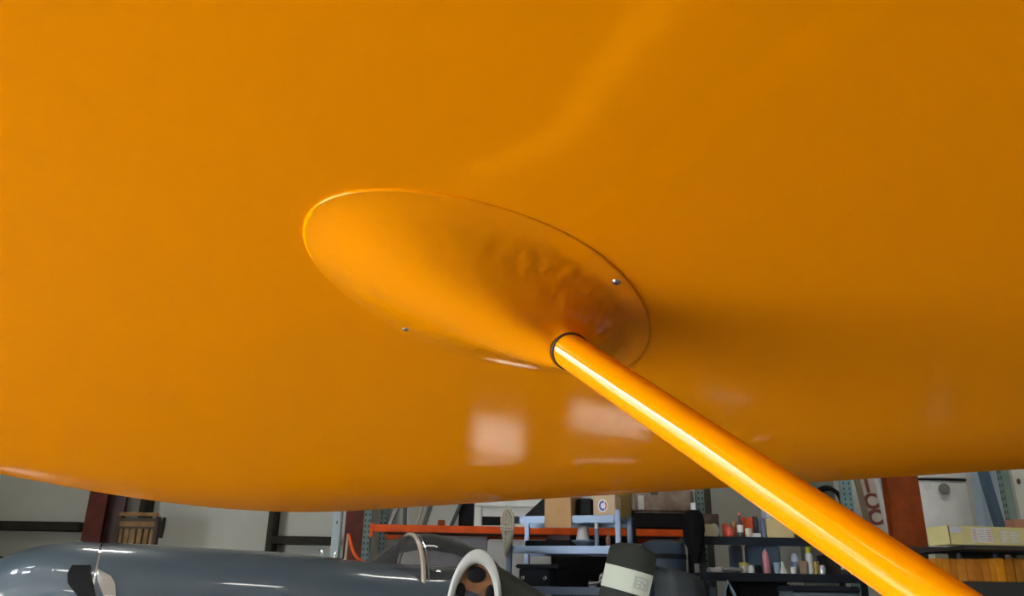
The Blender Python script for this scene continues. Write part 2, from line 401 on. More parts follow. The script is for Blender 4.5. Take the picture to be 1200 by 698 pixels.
for j in range(NT):
    th = 2 * math.pi * j / NT; e, B = rim_at(th)
    ed = (e - DIR * e.dot(DIR)).normalized()
    O = C0 + ed * r_open - DIR * (.55 * r_open * ed.dot(VW))
    ring.append(O)
    left = .5 * (1 - e.dot(aU)); left = left * left * (3 - 2 * left)    # 1 on the long side, 0 under the strut
    L2 = left * (1 if e.dot(V) < 0 else (.35 + .65 * max(0, -e.dot(U)) ** .8))
    fw = .007 + .020 * (1 - left) + .022 * max(0, -e.dot(V)) ** 2
    B2 = B - e * fw + ND * FL
    ch = O - B2; l = ch.length
    m0 = (-e * (1.0) + ND * (FAIR_RISE * L2 + .02)).normalized() * l * (1.0 + .2 * L2)
    d1 = (ch.normalized() * L2 + DIR * (1 - L2)); d1 = (d1 - ND * (.10 * L2)).normalized()
    m1 = d1 * (l * .9 * L2 + .10 * (1 - L2))
    col = [B - ND * .004, B + ND * FL * .45, B - e * .0006 + ND * FL * .85, B - e * .0018 + ND * FL]
    for k in range(1, 5): col.append(B.lerp(B - e * fw, k / 5) * 1.0 + ND * FL)
    for k in range(NRr + 1):
        t = k / NRr; t2, t3 = t * t, t * t * t
        p = B2 * (2 * t3 - 3 * t2 + 1) + m0 * (t3 - 2 * t2 + t) + O * (-2 * t3 + 3 * t2) + m1 * (t3 - t2)
        col.append(p)
    for _ in range(30):
        sm = [col[k] if (k < 5 or k > 40) else (col[k - 1] + col[k] * 2 + col[k + 1]) / 4 for k in range(len(col))]; col = sm
    for k in range(8, len(col)):              # hand-laid unevenness of the resin fillet
        t = (k - 8) / NRr; a, b = uv(col[k])
        nz = noise.noise(Vector((a * 50, b * 50, 3.1))) * .0030 + noise.noise(Vector((a * 120, b * 120, 9.1))) * .0011
        wt = (1 - left) ** 1.5 * math.sin(math.pi * min(1, t * 1.25)) if t < .8 else 0
        wt += .35 * math.exp(-((t - .14) / .06) ** 2) * (1 if e.dot(V) < 0 else 0) * min(1, 4 * abs(e.dot(V)))
        col[k] = col[k] + ND * nz * wt
    col.append(O - DIR * .012 - ed * .001)
    rows.append(col)
m_ = MB().grid([[rows[j][i] for j in range(NT)] for i in range(len(rows[0]))], close_u=True)
fair = under(m_.build('strut_fairing', M_fair, None))
for p in fair.data.polygons: p.use_smooth = True
g_ = under(MB().tube([ring[i] + DIR * .0002 - (ring[i] - C0).normalized() * .0012 for i in range(0, NT, 3)], .0016, 8, closed=True).build('strut_gap', M_gap, None, smooth=True)); g_['label'] = 'dark gap line around the strut end'
sp = [C0 - DIR * .05 + DIR * (1.75 * k / 24) for k in range(25)]
under(MB().tube(sp, [R_(1.75 * k / 24) for k in range(25)], 48).build('strut', M_strut, None, smooth=True))
def screw(px, py, hoff):
    c = hit(px, py) + ND * (FL + hoff)
    rot = ND.to_track_quat('Z', 'Y').to_matrix().to_4x4()
    mb = MB().lathe([(.0060, -.002), (.0060, .0010), (.0045, .0030), (.0018, .0038)], n=20)
    for q in (0, math.pi / 2):
        pass
    o = mb.build('screw', M_screw, None, smooth=True); o.matrix_world = Matrix.Translation(c) @ rot
    mw = o.matrix_world.copy(); o.parent = fair; o.matrix_parent_inverse = Matrix.Translation((0, 0, 0))
    o.matrix_world = mw
    # cross recess
    s2 = MB().box((0, 0, .0036), (.0066, .0014, .0008)).box((0, 0, .0036), (.0014, .0066, .0009)).build('recess', M_hole, None)
    s2.matrix_world = mw; s2.data.transform(mw); s2.matrix_world = Matrix(); s2.data.name = 'recess'
    o.data.transform(mw); o.matrix_world = Matrix(); o.parent = wing; o.matrix_parent_inverse = Matrix.Translation((0, -1, 0))
    s2.parent = o
    return o
screw(722, 327, 0); screw(476, 382, 0)

# ------------------------------------------------------------------ grey airplane (nose to the left, nearer the camera)
AX = Vector((-.91, -.415, 0)).normalized(); AN = Vector((AX.y * -1, AX.x, 0)); AN = AN if AN.y < 0 else -AN
AP = Vector((W(478, 640, 5.7).x, 5.7, 0))
def t_at(px, py, lat=0.0):                    # station along the fuselage seen at a photo point
    k = ray(px, py); k = k.x / k.y; o = AP + AN * lat
    return (k * o.y - o.x) / (AX.x - k * AX.y)
def z_at(px, py, lat=0.0):
    t = t_at(px, py, lat); p = AP + AN * lat + AX * t; return W(px, py, p.y).z
plane = thing('grey_airplane', 'glossy slate grey airplane with clear bubble canopy parked below the yellow wing', 'airplane', (AP.x, AP.y, 0))
def pl_(o):
    o.parent = plane; o.matrix_parent_inverse = Matrix.Translation((-AP.x, -AP.y, 0)); return o
TOP = [(-95, 690), (-60, 674), (-30, 664), (0, 655.5), (28, 642.5), (56, 636.5), (84, 633.8), (116, 634.8), (160, 636.8), (220, 640.5), (311, 645.5), (376, 651), (405, 654.5), (430, 658), (478, 661), (540, 664), (584, 662)]
tt = [t_at(*p) for p in TOP]; zz = [z_at(*p) for p in TOP]
o_ = np.argsort(tt); tt = np.array(tt)[o_]; zz = np.array(zz)[o_]
def ztop(t): return float(np.mean(np.interp([t - .05, t, t + .05], tt, zz)))
TN = tt[-1]
def half_w(t): return .46 * min(1, max(.02, (TN + .02 - t) / .9)) ** .45 if t > 0 else .46
def sect(t, ph, off=0.0):
    zt = ztop(t); zb = .62 + .35 * max(0, (t - TN + .6) / .6) ** 2; hh = (zt - zb) / 2; hw = half_w(t) ; e = 2 / 2.5
    c, s = math.cos(ph), math.sin(ph)
    la = hw * math.copysign(abs(c) ** e, c); z = zb + hh + hh * math.copysign(abs(s) ** e, s)
    p = AP + AX * t + AN * la; p.z = z
    if off:
        p += (AN * c + Vector((0, 0, s))) * off
    return p
TS = t_at(116, 650, .3)
def hull(t0, t1, n, name, m):
    rows = [[sect(t0 + (t1 - t0) * i / n, 2 * math.pi * j / 56) for j in range(56)] for i in range(n + 1)]
    mb = MB().grid(rows, close_u=True); k = len(mb.v)
    mb.f.append([j for j in range(56)]); mb.f.append([k - 56 + j for j in range(56)][::-1])
    return pl_(mb.build(name, m, None, smooth=True))
cowl = hull(TS + .006, TN, 46, 'cowling', M_plane)
fus = hull(t_at(560, 690), TS - .006, 50, 'fuselage', M_plane)
pl_(MB().grid([[sect(TS + s, 2 * math.pi * j / 56, -.008) for j in range(56)] for s in (-.02, .02)], close_u=True).build('seam_joint', M_chrome, None, smooth=True))
def side_phi(t, z):
    lo, hi = -1.2, math.pi / 2
    for _ in range(30):
        m = (lo + hi) / 2
        if sect(t, m).z < z: lo = m
        else: hi = m
    return lo
def patch(name, m, left, right, off, n=14):   # left / right: photo polylines (same y order) bounding a patch of the near side
    ys = np.linspace(left[0][1], left[-1][1], n); rows = []
    for y in ys:
        xl = np.interp(y, [p[1] for p in left], [p[0] for p in left]); xr = np.interp(y, [p[1] for p in right], [p[0] for p in right]); r = []
        for x in np.linspace(xl, xr, 8):
            t = t_at(x, y, .42); z = z_at(x, y, .42); r.append(sect(t, side_phi(t, z), off))
        rows.append(r)
    top = [p for r in rows for p in r]; mb = MB().grid(rows)
    return pl_(mb.build(name, m, None, smooth=True))
patch('air_intake', M_black, [(85, 659), (78, 672), (79, 684), (90, 697), (98, 712)], [(106, 662), (107, 672), (109, 684), (112, 697), (116, 712)], .005)
patch('exhaust_shroud', M_chrome, [(113, 667), (114, 680), (118, 690), (124, 704), (132, 716)], [(114.5, 667), (130, 675), (135, 684), (136, 700), (136, 716)], .006)
patch('intake_lip', M_plane, [(83, 657), (80, 663)], [(107, 659), (107, 664)], .012, 4)
# glazing: bubble from the arch rearwards, windscreen forwards
def glaze(pts, name, m, zb, hw0, n=26):
    ts_ = [t_at(*p) for p in pts]; zs_ = [z_at(*p) for p in pts]; o = np.argsort(ts_); ts_ = np.array(ts_)[o]; zs_ = np.array(zs_)[o]; rows = []
    for i in range(n + 1):
        t = ts_[0] + (ts_[-1] - ts_[0]) * i / n; zt = np.interp(t, ts_, zs_); r = []
        for j in range(33):
            ph = math.pi * j / 32; p = AP + AX * t + AN * (hw0(t) * math.cos(ph)); p.z = zb + (zt - zb) * math.sin(ph) ** .8; r.append(p)
        rows.append(r)
    o2 = MB().grid(rows).build(name, m, None, smooth=True); return pl_(o2)
ZB = 1.22
tA = t_at(480, 626); zA = z_at(480, 626)
ws = [(480, 626), (470, 629), (458, 637), (445, 648), (434, 657), (428, 660)]
tW0 = t_at(428, 660)
glaze(ws, 'windscreen', M_glass, ZB, lambda t: .36 * (1 - .25 * max(0, t - tA) / (tW0 - tA)))
tC0 = t_at(584, 664)
glaze([(480, 626), (500, 624.5), (520, 628), (540, 634), (560, 644), (572, 652), (584, 664)], 'canopy', M_glass, ZB, lambda t: .36 * (1 - .45 * max(0, (tA - t) / (tA - tC0)) ** 2))
M_arch = mat('arch_frame', (.40, .33, .27), .4, .2, coat=.3)
def hoop(t, zt, hw, r, name, m, dz=0.):
    pts = []
    for j in range(41):
        ph = math.pi * j / 40; p = AP + AX * t + AN * (hw * math.cos(ph)); p.z = ZB + (zt - ZB + dz) * math.sin(ph) ** .8; pts.append(p)
    return pl_(MB().tube(pts, r, 8).build(name, m, None, smooth=True))
hoop(tA, zA, .36, .016, 'canopy_arch', M_arch); hoop(tA - .035, zA, .355, .007, 'canopy_arch', M_chrome)
# cockpit interior
cz = AP + AX * (tA - .35)
MBk = MB(); MBk.box((0, 0, 0), (.9, .5, .05), AX.to_track_quat('X', 'Z').to_matrix())
def inner(px, py, lat, dims, name, m, rz=0):
    t = t_at(px, py, lat); p = AP + AX * t + AN * lat; p.z = W(px, py, p.y).z
    R3 = Matrix.Rotation(math.atan2(AX.y, AX.x) + rz, 3, 'Z')
    return pl_(MB().box(p, dims, R3).build(name, m, None, bevel=.015))
inner(520, 690, 0, (.95, .5, .10), 'cockpit_tub', M_black)
inner(455, 682, .05, (.16, .42, .17), 'instrument_panel', M_black)
inner(470, 690, .15, (.30, .10, .06), 'side_rail', mat('tan_trim', (.30, .22, .12), .6))
M_seat = mat('rust_leather', (.22, .09, .03), .6, var=.3, vscale=12)
# pale oval shell behind the seat
hc = W(555, 712, 5.45); ringp = []
for rr, yy in ((.97, -.06), (1.0, 0), (.98, .03), (.90, .04), (.80, .035), (.76, .02), (.74, -.05)):
    r = []
    for j in range(48):
        a = 2 * math.pi * j / 48; x = .175 * rr * math.cos(a); z = .36 * rr * math.sin(a)
        p = Vector((x + .10 * z * .6, .25 * x, z)); p.y -= yy - .0; r.append(hc + p)
    ringp.append(r)
pl_(MB().grid(ringp, close_u=True).build('headrest_shell', M_whitebox, None, smooth=True))
def oval(cx, cz, rx_, rz_, yy, nm, m, th=.03):
    rr = []
    for f_, dy_ in ((.02, th), (.6, th), (.9, th * .7), (1, 0), (1, -.03)):
        rr.append([hc + Vector((cx + rx_ * f_ * math.cos(a) + .06 * (cz + rz_ * f_ * math.sin(a)), .25 * (cx + rx_ * f_ * math.cos(a)) - yy - dy_, cz + rz_ * f_ * math.sin(a))) for a in [2 * math.pi * j / 32 for j in range(32)]])
    return pl_(MB().grid(rr, close_u=True).build(nm, m, None, smooth=True))
oval(0, 0, .135, .275, -.035, 'seat_back', M_seat, .01)
oval(.0, .20, .060, .050, -.02, 'headrest', M_black); oval(-.095, .08, .035, .07, -.02, 'side_bolster', M_black); oval(.095, .08, .030, .06, -.02, 'side_bolster', M_black); oval(0, -.09, .12, .12, -.025, 'shaded_cushion', M_black)  # the black lower oval paints the shade on the seat cushion
# tail end sloping away behind the cockpit
rows = []
for px_, py_, wd in ((578, 658, .17), (588, 664, .21), (604, 674, .21), (622, 685, .20), (642, 698, .19), (668, 716, .16), (700, 738, .12)):
    p = W(px_, py_, 5.75 + (px_ - 578) * .002); zt = p.z; r = []
    for j in range(28):
        a = 2 * math.pi * j / 28; r.append(Vector((p.x - .06 + .05 * math.sin(a), p.y + wd * math.cos(a), zt - wd * 1.1 + wd * 1.1 * math.sin(a))))
    rows.append(r)
mb = MB().grid(rows, close_u=True); k = len(mb.v); mb.f.append(list(range(28))); mb.f.append(list(range(k - 28, k))[::-1])
pl_(mb.build('tail_cone', M_planed, None, smooth=True))
# aerial rod with its orange cord, small fittings on the deck
ta = t_at(405, 654); base = AP + AX * ta; base.z = W(405, 655, base.y).z
tip = W(408, 625, base.y); pl_(MB().tube([base - Vector((0, 0, .03)), tip], [.011, .008], 8).build('aerial_rod', M_chrome, None, smooth=True))
cord = [tip] + [W(x, y, base.y) for x, y in ((410, 631), (412, 640), (415, 648), (419, 654), (426, 658))]
pl_(MB().tube(cord, .010, 8).build('tie_cord', M_orange, None, smooth=True))
hk = [W(x, y, base.y + .02) for x, y in ((375, 652), (378, 648), (377, 644), (374, 643))]
pl_(MB().tube(hk, .008, 6).build('deck_hook', M_chrome, None, smooth=True))
p = W(393, 650, base.y); pl_(MB().lathe([(.014, -.03), (.016, .01), (.010, .03)], p).build('fuel_drain', M_chrome, None, smooth=True))
for i, x in enumerate((285, 291, 296, 302)):
    q = W(x, 646.5, AP.y + AX.y * t_at(x, 646)); pl_(MB().lathe([(.008, -.01), (.007, .008), (.003, .011)], q, 10).build('deck_rivet', M_chrome, None, smooth=True))
# undercarriage (below the frame)
for s in (-1, 1):
    b = AP + AX * .9 + AN * (.22 * s)
    lg = pl_(MB().tube([b + Vector((0, 0, .75)), b + Vector((0, 0, .2))], [.05, .03], 10).build('leg', M_plane, None, smooth=True))
    rot = []
    for r_, y_ in ((.06, -.07), (.17, -.08), (.2, -.04), (.2, .04), (.17, .08), (.06, .07)):
        rot.append([b + AX * (r_ * math.cos(a)) + Vector((0, 0, .2 + r_ * math.sin(a))) + AN * y_ for a in [2 * math.pi * q / 28 for q in range(28)]])
    mb = MB().grid(rot, close_u=True); pl_(mb.build('wheel', M_black, None, smooth=True))
tw = AP + AX * -1.15; pl_(MB().tube([tw + Vector((.1, .0, .75)), tw + Vector((0, 0, .02))], .03, 8).build('tail_strut', M_planed, None))

# ------------------------------------------------------------------ propeller standing on its lower tip
M_blade = mat('dark_blade_paint', (.022, .024, .020), .6, spec=.08, var=.15)
M_band = mat('pale_tip_band', (.44, .47, .38), .5)
bt = W(741, 636, 4.9); ax = (W(741, 636, 4.9) - W(726, 704, 4.9)).normalized()
LB = bt.z / ax.z; hubp = bt - ax * (LB * .5)
bl = thing('propeller', 'dark grey propeller blade with white tip band standing before the silver rack', 'propeller', (hubp.x - ax.x * LB * .5, 4.9, 0))
inv = Matrix.Translation(-Vector(bl.location))
def pp(o): o.parent = bl; o.matrix_parent_inverse = inv; return o
px_ax = ax; lat_ = Vector((ax.z, 0, -ax.x))
HWB = .135
def bladept(s, c, th):                        # s from tip, c chord -1..1
    wd = HWB * min(1, (1 - max(0, 1 - s / .07) ** 2.2)) ** .5 if s < .07 else HWB * (1 - .45 * max(0, (s - .3) / .6) ** 1.5)
    p = bt - ax * s + lat_ * (wd * c + .015) ; p.y += th * .016 * (1 - abs(c) ** 2.5) - .05 * c - .03 * (1 - c * c)
    return p
def blade(s0, s1, n, name, m, off=0):
    rows = []
    for i in range(n + 1):
        s = s0 + (s1 - s0) * i / n
        r = [bladept(s, -1 + 2 * j / 12, -1) for j in range(13)] + [bladept(s, 1 - 2 * j / 12, 1) for j in range(1, 12)]
        rows.append(r)
    mb = MB().grid(rows, close_u=True); k = len(mb.v); q = len(rows[0]); mb.f.append(list(range(q))); mb.f.append(list(range(k - q, k))[::-1])
    return pp(mb.build(name, m, None, smooth=True))
sb0, sb1 = .148, .275
b1 = blade(.001, sb0, 14, 'blade_tip', M_blade); b2 = blade(sb0, sb1, 4, 'tip_band', M_band); b3 = blade(sb1, .66, 12, 'blade', M_blade)
# faint stamped square on the band
dk = mat('stamp_grey', (.33, .35, .31), .6)
def stamp(s0, s1, c0, c1, m, nm):
    rows = [[bladept(s0 + (s1 - s0) * i / 3, c0 + (c1 - c0) * j / 3, -1) + Vector((0, -.0015, 0)) for j in range(4)] for i in range(4)]
    mb = MB().grid(rows); o = mb.build(nm, m, None); o.parent = b2; return o
st = stamp(.175, .245, .25, .88, dk, 'stamp')
for a_, b_, c_, d_ in ((.186, .194, .34, .60), (.186, .205, .66, .76), (.205, .214, .36, .52), (.212, .232, .58, .66), (.224, .233, .36, .50), (.222, .230, .70, .80)):
    rows = [[bladept(a_ + (b_ - a_) * i, c_ + (d_ - c_) * j, -1) + Vector((0, -.003, 0)) for j in range(2)] for i in range(2)]
    o = MB().grid(rows).build('stamp_mark', M_band, None); o.parent = b2
pp(MB().tube([bt - ax * .64, bt - ax * (LB - .64)], .055, 16).build('hub', M_blade, None, smooth=True))
pp(MB().tube([bt - ax * (LB - .66), bt - ax * (LB - .30), bt - ax * LB], [.06, .10, .03], 12).build('lower_blade', M_blade, None, smooth=True))

# ------------------------------------------------------------------ silver rack
LF = W(597, 640, 6.75); RF = W(725, 640, 6.45); rv = RF - LF; RW = math.hypot(rv.x, rv.y); ryaw = math.atan2(rv.y, rv.x)
RD = .46
rack = thing('storage_rack', 'silver blue steel shelving rack behind the propeller', 'rack', (LF.x, LF.y, 0), ryaw)
RM = Matrix.Translation((LF.x, LF.y, 0)) @ Matrix.Rotation(ryaw, 4, 'Z')
def loc_of(px, py, depth):                     # local rack coordinates (x along, z) of a photo point at local depth
    d = ray(px, py); o = Vector((0, 0, ZC)); nrm = Vector((-math.sin(ryaw), math.cos(ryaw), 0)); pl0 = Vector((LF.x, LF.y, 0)) + nrm * depth
    t = (pl0 - o).dot(nrm) / d.dot(nrm); q = RM.inverted() @ (o + d * t); return q
zsh = [loc_of(660, 603.5, 0).z, loc_of(660, 639, 0).z, loc_of(660, 687, 0).z]
htop = [loc_of(597, 600, 0).z, loc_of(725, 597, 0).z]
for (x, y, h_) in ((0, 0, htop[0]), (RW, 0, htop[1]), (0, RD, htop[0]), (RW, RD, htop[0])):
    MB().box((x, y, h_ / 2), (.040, .040, h_)).build('post', M_silver, rack, bevel=.006)
for z in zsh + [.75, .2]:
    sh = MB().box((RW / 2, RD / 2, z - .012), (RW - .045, RD - .03, .022)).build('shelf', M_silver, rack)
    MB().box((RW / 2, .0, z - .032), (RW - .04, .022, .058)).build('shelf_lip', M_silver, sh, bevel=.008)
    MB().box((RW / 2, RD, z - .032), (RW - .04, .022, .058)).build('shelf_lip', M_silver, sh, bevel=.008)
def rbox(name, label, cat, rect, depth, dd, zi, m, bevel=.006):
    a = loc_of(rect[0], (rect[1] + rect[3]) / 2, depth); b = loc_of(rect[2], (rect[1] + rect[3]) / 2, depth); z1 = loc_of((rect[0] + rect[2]) / 2, rect[1], depth).z
    z0 = zsh[zi]; h_ = max(.01, z1 - z0); w_ = b.x - a.x
    o = MB().box((0, 0, h_ / 2), (w_, dd, h_)).build(name, m, None, bevel=bevel)
    o.matrix_world = RM @ Matrix.Translation(((a.x + b.x) / 2, depth + dd / 2, z0)); tag(o, label, cat); return o, w_, h_
cb, w_, h_ = rbox('cardboard_box', 'open tan cardboard box on the rack with flap hanging over the front', 'box', (641, 574, 671, 604), .03, .30, 0, M_card)
o = MB().box((0, -.205, .5 * h_ - .27 * h_), (w_ * 1.02, .006, h_ * 1.42)).build('flap', M_card, cb, bevel=.002)
pb, w_, h_ = rbox('printed_carton', 'small tan carton with blue and red emblem on top of the rack', 'box', (695, 579, 721, 604), .06, .22, 0, mat('buff_card', (.50, .37, .23), .8, var=.06))
def disc(r0, r1, a0, a1, c, y, nm, m, par, n=20):
    rows = [[Vector((c[0] + r * math.cos(a0 + (a1 - a0) * j / n), y, c[1] + r * 1.25 * math.sin(a0 + (a1 - a0) * j / n))) for j in range(n + 1)] for r in (r0, r1)]
    o = MB().grid(rows).build(nm, m, par); return o
M_blueink = mat('blue_ink', (.05, .10, .42), .6); M_redink = mat('red_ink', (.5, .07, .05), .6)
disc(.0, .040, 0, 6.283, (-.01, h_ * .45), -.1115, 'emblem_ground', M_white, pb); disc(.018, .032, 1.2, 5.2, (-.01, h_ * .45), -.1125, 'emblem', M_blueink, pb); disc(.020, .030, -1, 1, (-.008, h_ * .45), -.1125, 'emblem_dash', M_redink, pb)
rbox('dark_case', 'black case between the two cartons on top of the rack', 'case', (675.5, 584, 692, 604), .10, .24, 0, M_black)
wd = MB().prism([(0, 0), (.20, 0), (.20, .17)], 0, .2).build('wedge_block', M_black, None); q = loc_of(613, 603, .12); wd.matrix_world = RM @ Matrix.Translation((q.x, .12, zsh[0])); tag(wd, 'black wedge shaped block on top left of the rack', 'block')
def rlathe(name, label, cat, px, py0, rad_px, depth, zi, prof, m, n=18, parts=()):
    q = loc_of(px, py0, depth); q2 = loc_of(px + rad_px, py0, depth); r = q2.x - q.x; h_ = q.z - zsh[zi]
    t = thing(name, label, cat); t.matrix_world = RM @ Matrix.Translation((q.x, depth, zsh[zi]))
    MB().lathe([(a * r, b * h_) for a, b in prof], n=n).build('body', m, t, smooth=True)
    for nm, pr, mm in parts: MB().lathe([(a * r, b * h_) for a, b in pr], n=n).build(nm, mm, t, smooth=True)
    return t
M_dish = mat('blue_grey_dish', (.16, .22, .30), .4)
rlathe('dish', 'shallow blue grey dish under the white cup', 'dish', 686, 633, 16, .16, 1, [(.5, 0), (1, .8), (1, 1), (.9, 1), (.5, .4)], M_dish)
c_ = rlathe('paper_cup', 'white upside down cup on the dish', 'cup', 683, 617, 8, .16, 1, [(.98, .25), (1, .28), (.98, .34), (.72, .96), (.66, 1)], M_white)
rlathe('spray_tube', 'slim silver tube with white cap on the middle rack shelf', 'tube', 699, 609.5, 2.6, .04, 1, [(1, 0), (1, .62), (.8, .66)], M_silver, 12, [('cap', [(.85, .66), (.9, .98), (.6, 1)], M_white)])
rlathe('glue_bottle', 'small brown bottle beside the right post of the rack', 'bottle', 712.5, 624, 3, .10, 1, [(1, 0), (1, .6), (.5, .75), (.4, 1)], mat('brown_bottle', (.14, .06, .04), .4), 12)
rbox('parts_tray', 'flat black parts tray at the back of the middle shelf', 'tray', (615, 633, 668, 640), .22, .17, 1, M_black)
rbox('parts_bin', 'low maroon bin behind the white cup', 'bin', (640, 627, 668, 640), .42, .03, 1, mat('maroon_bin', (.07, .018, .014), .6))
# black tool box with overhanging lid on the lower shelf
a = loc_of(608, 675, .06); b = loc_of(644, 675, .06); tb = thing('tool_box', 'black tool box with wide lid on the lower rack shelf', 'tool box'); tb.matrix_world = RM @ Matrix.Translation(((a.x + b.x) / 2, .17, zsh[2]))
zl = loc_of(630, 666, .06).z - zsh[2]; zt = loc_of(630, 661, .06).z - zsh[2]; wbx = b.x - a.x
MB().box((0, 0, zl / 2), (wbx, .22, zl)).build('body', M_blackm, tb, bevel=.008); MB().box((.03, 0, (zl + zt) / 2), (wbx * 1.42, .27, zt - zl)).build('lid', M_blackm, tb, bevel=.01)
for s in (-1, 1): MB().lathe([(.016, 0), (.016, .01), (.008, .016)], n=14).build('latch', M_chrome, tb).matrix_basis = Matrix.Translation((s * wbx * .36, -.11, zl * .45)) @ Matrix.Rotation(math.pi / 2, 4, 'X')
# pinkish spray gun and wrench on the lower shelf
q = loc_of(714, 675, .12); g = thing('spray_gun', 'pinkish grey spray gun standing near the right rack post', 'spray gun'); g.matrix_world = RM @ Matrix.Translation((q.x, .21, zsh[2]))
h0 = loc_of(714, 653, .12).z - zsh[2]; M_pink = mat('pinkish_plastic', (.36, .27, .25), .5)
MB().lathe([(.02, 0), (.045, .01), (.045, h0 * .4), (.02, h0 * .5)], n=16).build('cup', M_black, g, smooth=True)
MB().lathe([(.02, h0 * .5), (.048, h0 * .6), (.052, h0 * .8), (.03, h0 * .97), (.01, h0)], n=16).build('body', M_pink, g, smooth=True)
MB().tube([(0, 0, h0 * .62), (-.05, -.03, h0 * .42), (-.055, -.035, h0 * .28)], .016, 8).build('handle', M_pink, g, smooth=True)
q0 = loc_of(692, 684, .10); q1 = loc_of(710, 676, .10)
wr = thing('wrench', 'bright open end wrench lying on the lower rack shelf', 'wrench'); wr.matrix_world = RM @ Matrix.Translation((q0.x, .05, zsh[2]))
ln = q1.x - q0.x; MB().tube([(0, 0, .02), (ln * .6, 0, .03), (ln, 0, .055)], [.014, .012, .016], 8).build('shank', M_chrome, wr, smooth=True)
MB().tube([(ln + .035 * math.cos(a), .0, .065 + .035 * math.sin(a)) for a in [(.4 + 5.2 * k / 12) for k in range(13)]], .012, 6).build('jaw', M_chrome, wr, smooth=True)
rbox('rag_roll', 'crumpled grey rag beside the wrench', 'rag', (686, 681, 699, 688), .16, .12, 2, mat('grey_rag', (.40, .38, .35), .9, bump=.4), .03)
rbox('red_tin', 'small dark red tin with grey lid beside the spray gun', 'tin', (714, 668, 721.5, 688), .03, .07, 2, mat('tin_red', (.10, .03, .03), .4))
# blue-silver drawer hanging under the lower shelf
a = loc_of(618, 696, .03); b = loc_of(700, 696, .03)
dr = thing('drawer_unit', 'pale blue steel drawer unit below the lower rack shelf', 'drawer'); dr.matrix_world = RM @ Matrix.Translation(((a.x + b.x) / 2, .2, .75))
hd = zsh[2] - .75 - .07; MB().box((0, 0, hd / 2), (b.x - a.x, .32, hd)).build('body', M_silver, dr, bevel=.006); MB().box((0, -.17, hd * .6), (b.x - a.x - .03, .02, hd * .5)).build('drawer_front', mat('pale_steel', (.46, .54, .66), .35, .4), dr, bevel=.005)
# rope hank on the left post
rp = thing('rope_hank', 'beige rope hank hanging on the left post of the silver rack', 'rope'); rp.matrix_world = RM @ Matrix.Translation((0, -.045, 0))
z1 = loc_of(597, 603, -.03).z; z0 = loc_of(597, 648, -.03).z; M_rope = mat('beige_rope', (.40, .37, .30), .9, bump=.3, bscale=120)
for k in range(12):
    wv = .006 + .0042 * k; pts = []
    for j in range(30):
        a = 2 * math.pi * j / 30; zc_ = (z1 + z0) / 2 + .01 * k - .03; pts.append((wv * math.cos(a) + random.uniform(-.004, .004) + (k - 6) * .001, -.012 - .008 * (k % 3), zc_ + ((z1 - z0) / 2 - .02 * (k % 3)) * math.sin(a)))
    MB().tube(pts, .0095, 6, closed=True).build('loop', M_rope, rp, smooth=True)
MB().tube([(.05 * math.cos(a), -.02 + .03 * math.sin(a), z1 - .08 - .004 * a) for a in [k * .5 for k in range(26)]], .009, 6).build('wrap', M_rope, rp, smooth=True)
# black hose coil beyond the right post
bh = thing('hose_coil', 'black corrugated hose hanging behind the right rack post', 'hose', (0, 0, 0)); q = W(739, 604, 7.2); q2 = W(739, 652, 7.2)
MB().tube([Vector((q.x + .025 * math.cos(k * 1.2), q.y + .025 * math.sin(k * 1.2), q.z - .02 + (q2.z - q.z) * k / 60)) for k in range(61)], .022, 8).build('coil', M_black, bh, smooth=True)

# ------------------------------------------------------------------ pallet racking with orange beams
YB = 7.6
zbt = W(600, 617, YB).z; zbb = W(600, 625.5, YB).z; xl = W(435, 621, YB).x; xr = W(818, 621, YB).x
pr = thing('pallet_rack', 'tall racking with orange beams and green grey uprights behind the canopy', 'rack', (xl, YB, 0))
def pb_(x0, x1, y, z0, z1, d, nm, m): return MB().box(((x0 + x1) / 2 - xl, y, (z0 + z1) / 2), (x1 - x0, d, z1 - z0)).build(nm, m, pr, bevel=.004)
pb_(xl, xr, 0, zbb, zbt, .05, 'beam', M_orange); pb_(xl, xr, .95, zbb - .01, zbt - .01, .05, 'beam', M_orange)
pb_(xl - .01, xl + .025, -.03, zbb - .05, zbt + .01, .012, 'beam_bracket', M_orange)
pb_(xl + .03, xr - .03, .48, zbt - .03, zbt - .008, .86, 'deck', mat('dark_deck', (.05, .03, .02), .8, var=.3))
pb_(xl, xr, 0, .35, .47, .05, 'beam', M_orange); pb_(xl, xr, .95, .35, .47, .05, 'beam', M_orange)
pb_(xl + .03, xr - .03, .48, .44, .46, .86, 'deck', mat('dark_deck_low', (.05, .03, .02), .8, var=.3))
def upright(x, y, h_, m=M_green, holes=True, par=pr, ox=0, oy=0, wd=.07, nz=40, zlo=1.2):
    u = MB().box((x - ox, y - oy, h_ / 2), (wd, .06, h_)).build('upright', m, par, bevel=.004)
    if holes:
        hb = MB(); z = zlo
        while z < min(h_, zlo + 1.5):
            for s in (-.25, .25): hb.box((x - ox + s * wd, y - oy - .031, z), (.011, .002, .02))
            z += .05
        k = hb.build('slot_holes', M_hole, u); k['kind'] = 'stuff'
    return u
for x in (xl - .035, xr + .035):
    for y in (0, .95): upright(x, y, 3.6, ox=xl, oy=0)
# separate silver post near the maroon column
q = W(395, 620, 7.9); sp_ = MB().box((0, 0, 1.7), (.085, .06, 3.4)).build('steel_post', mat('grey_post', (.20, .23, .24), .4, .5), None, bevel=.01); sp_.location = (q.x, 7.9, 0); tag(sp_, 'slim grey steel post left of the maroon column', 'post')
p = MB().box((0, -.032, W(393, 612, 7.9).z), (.012, .004, .03)).build('slot', M_hole, sp_)
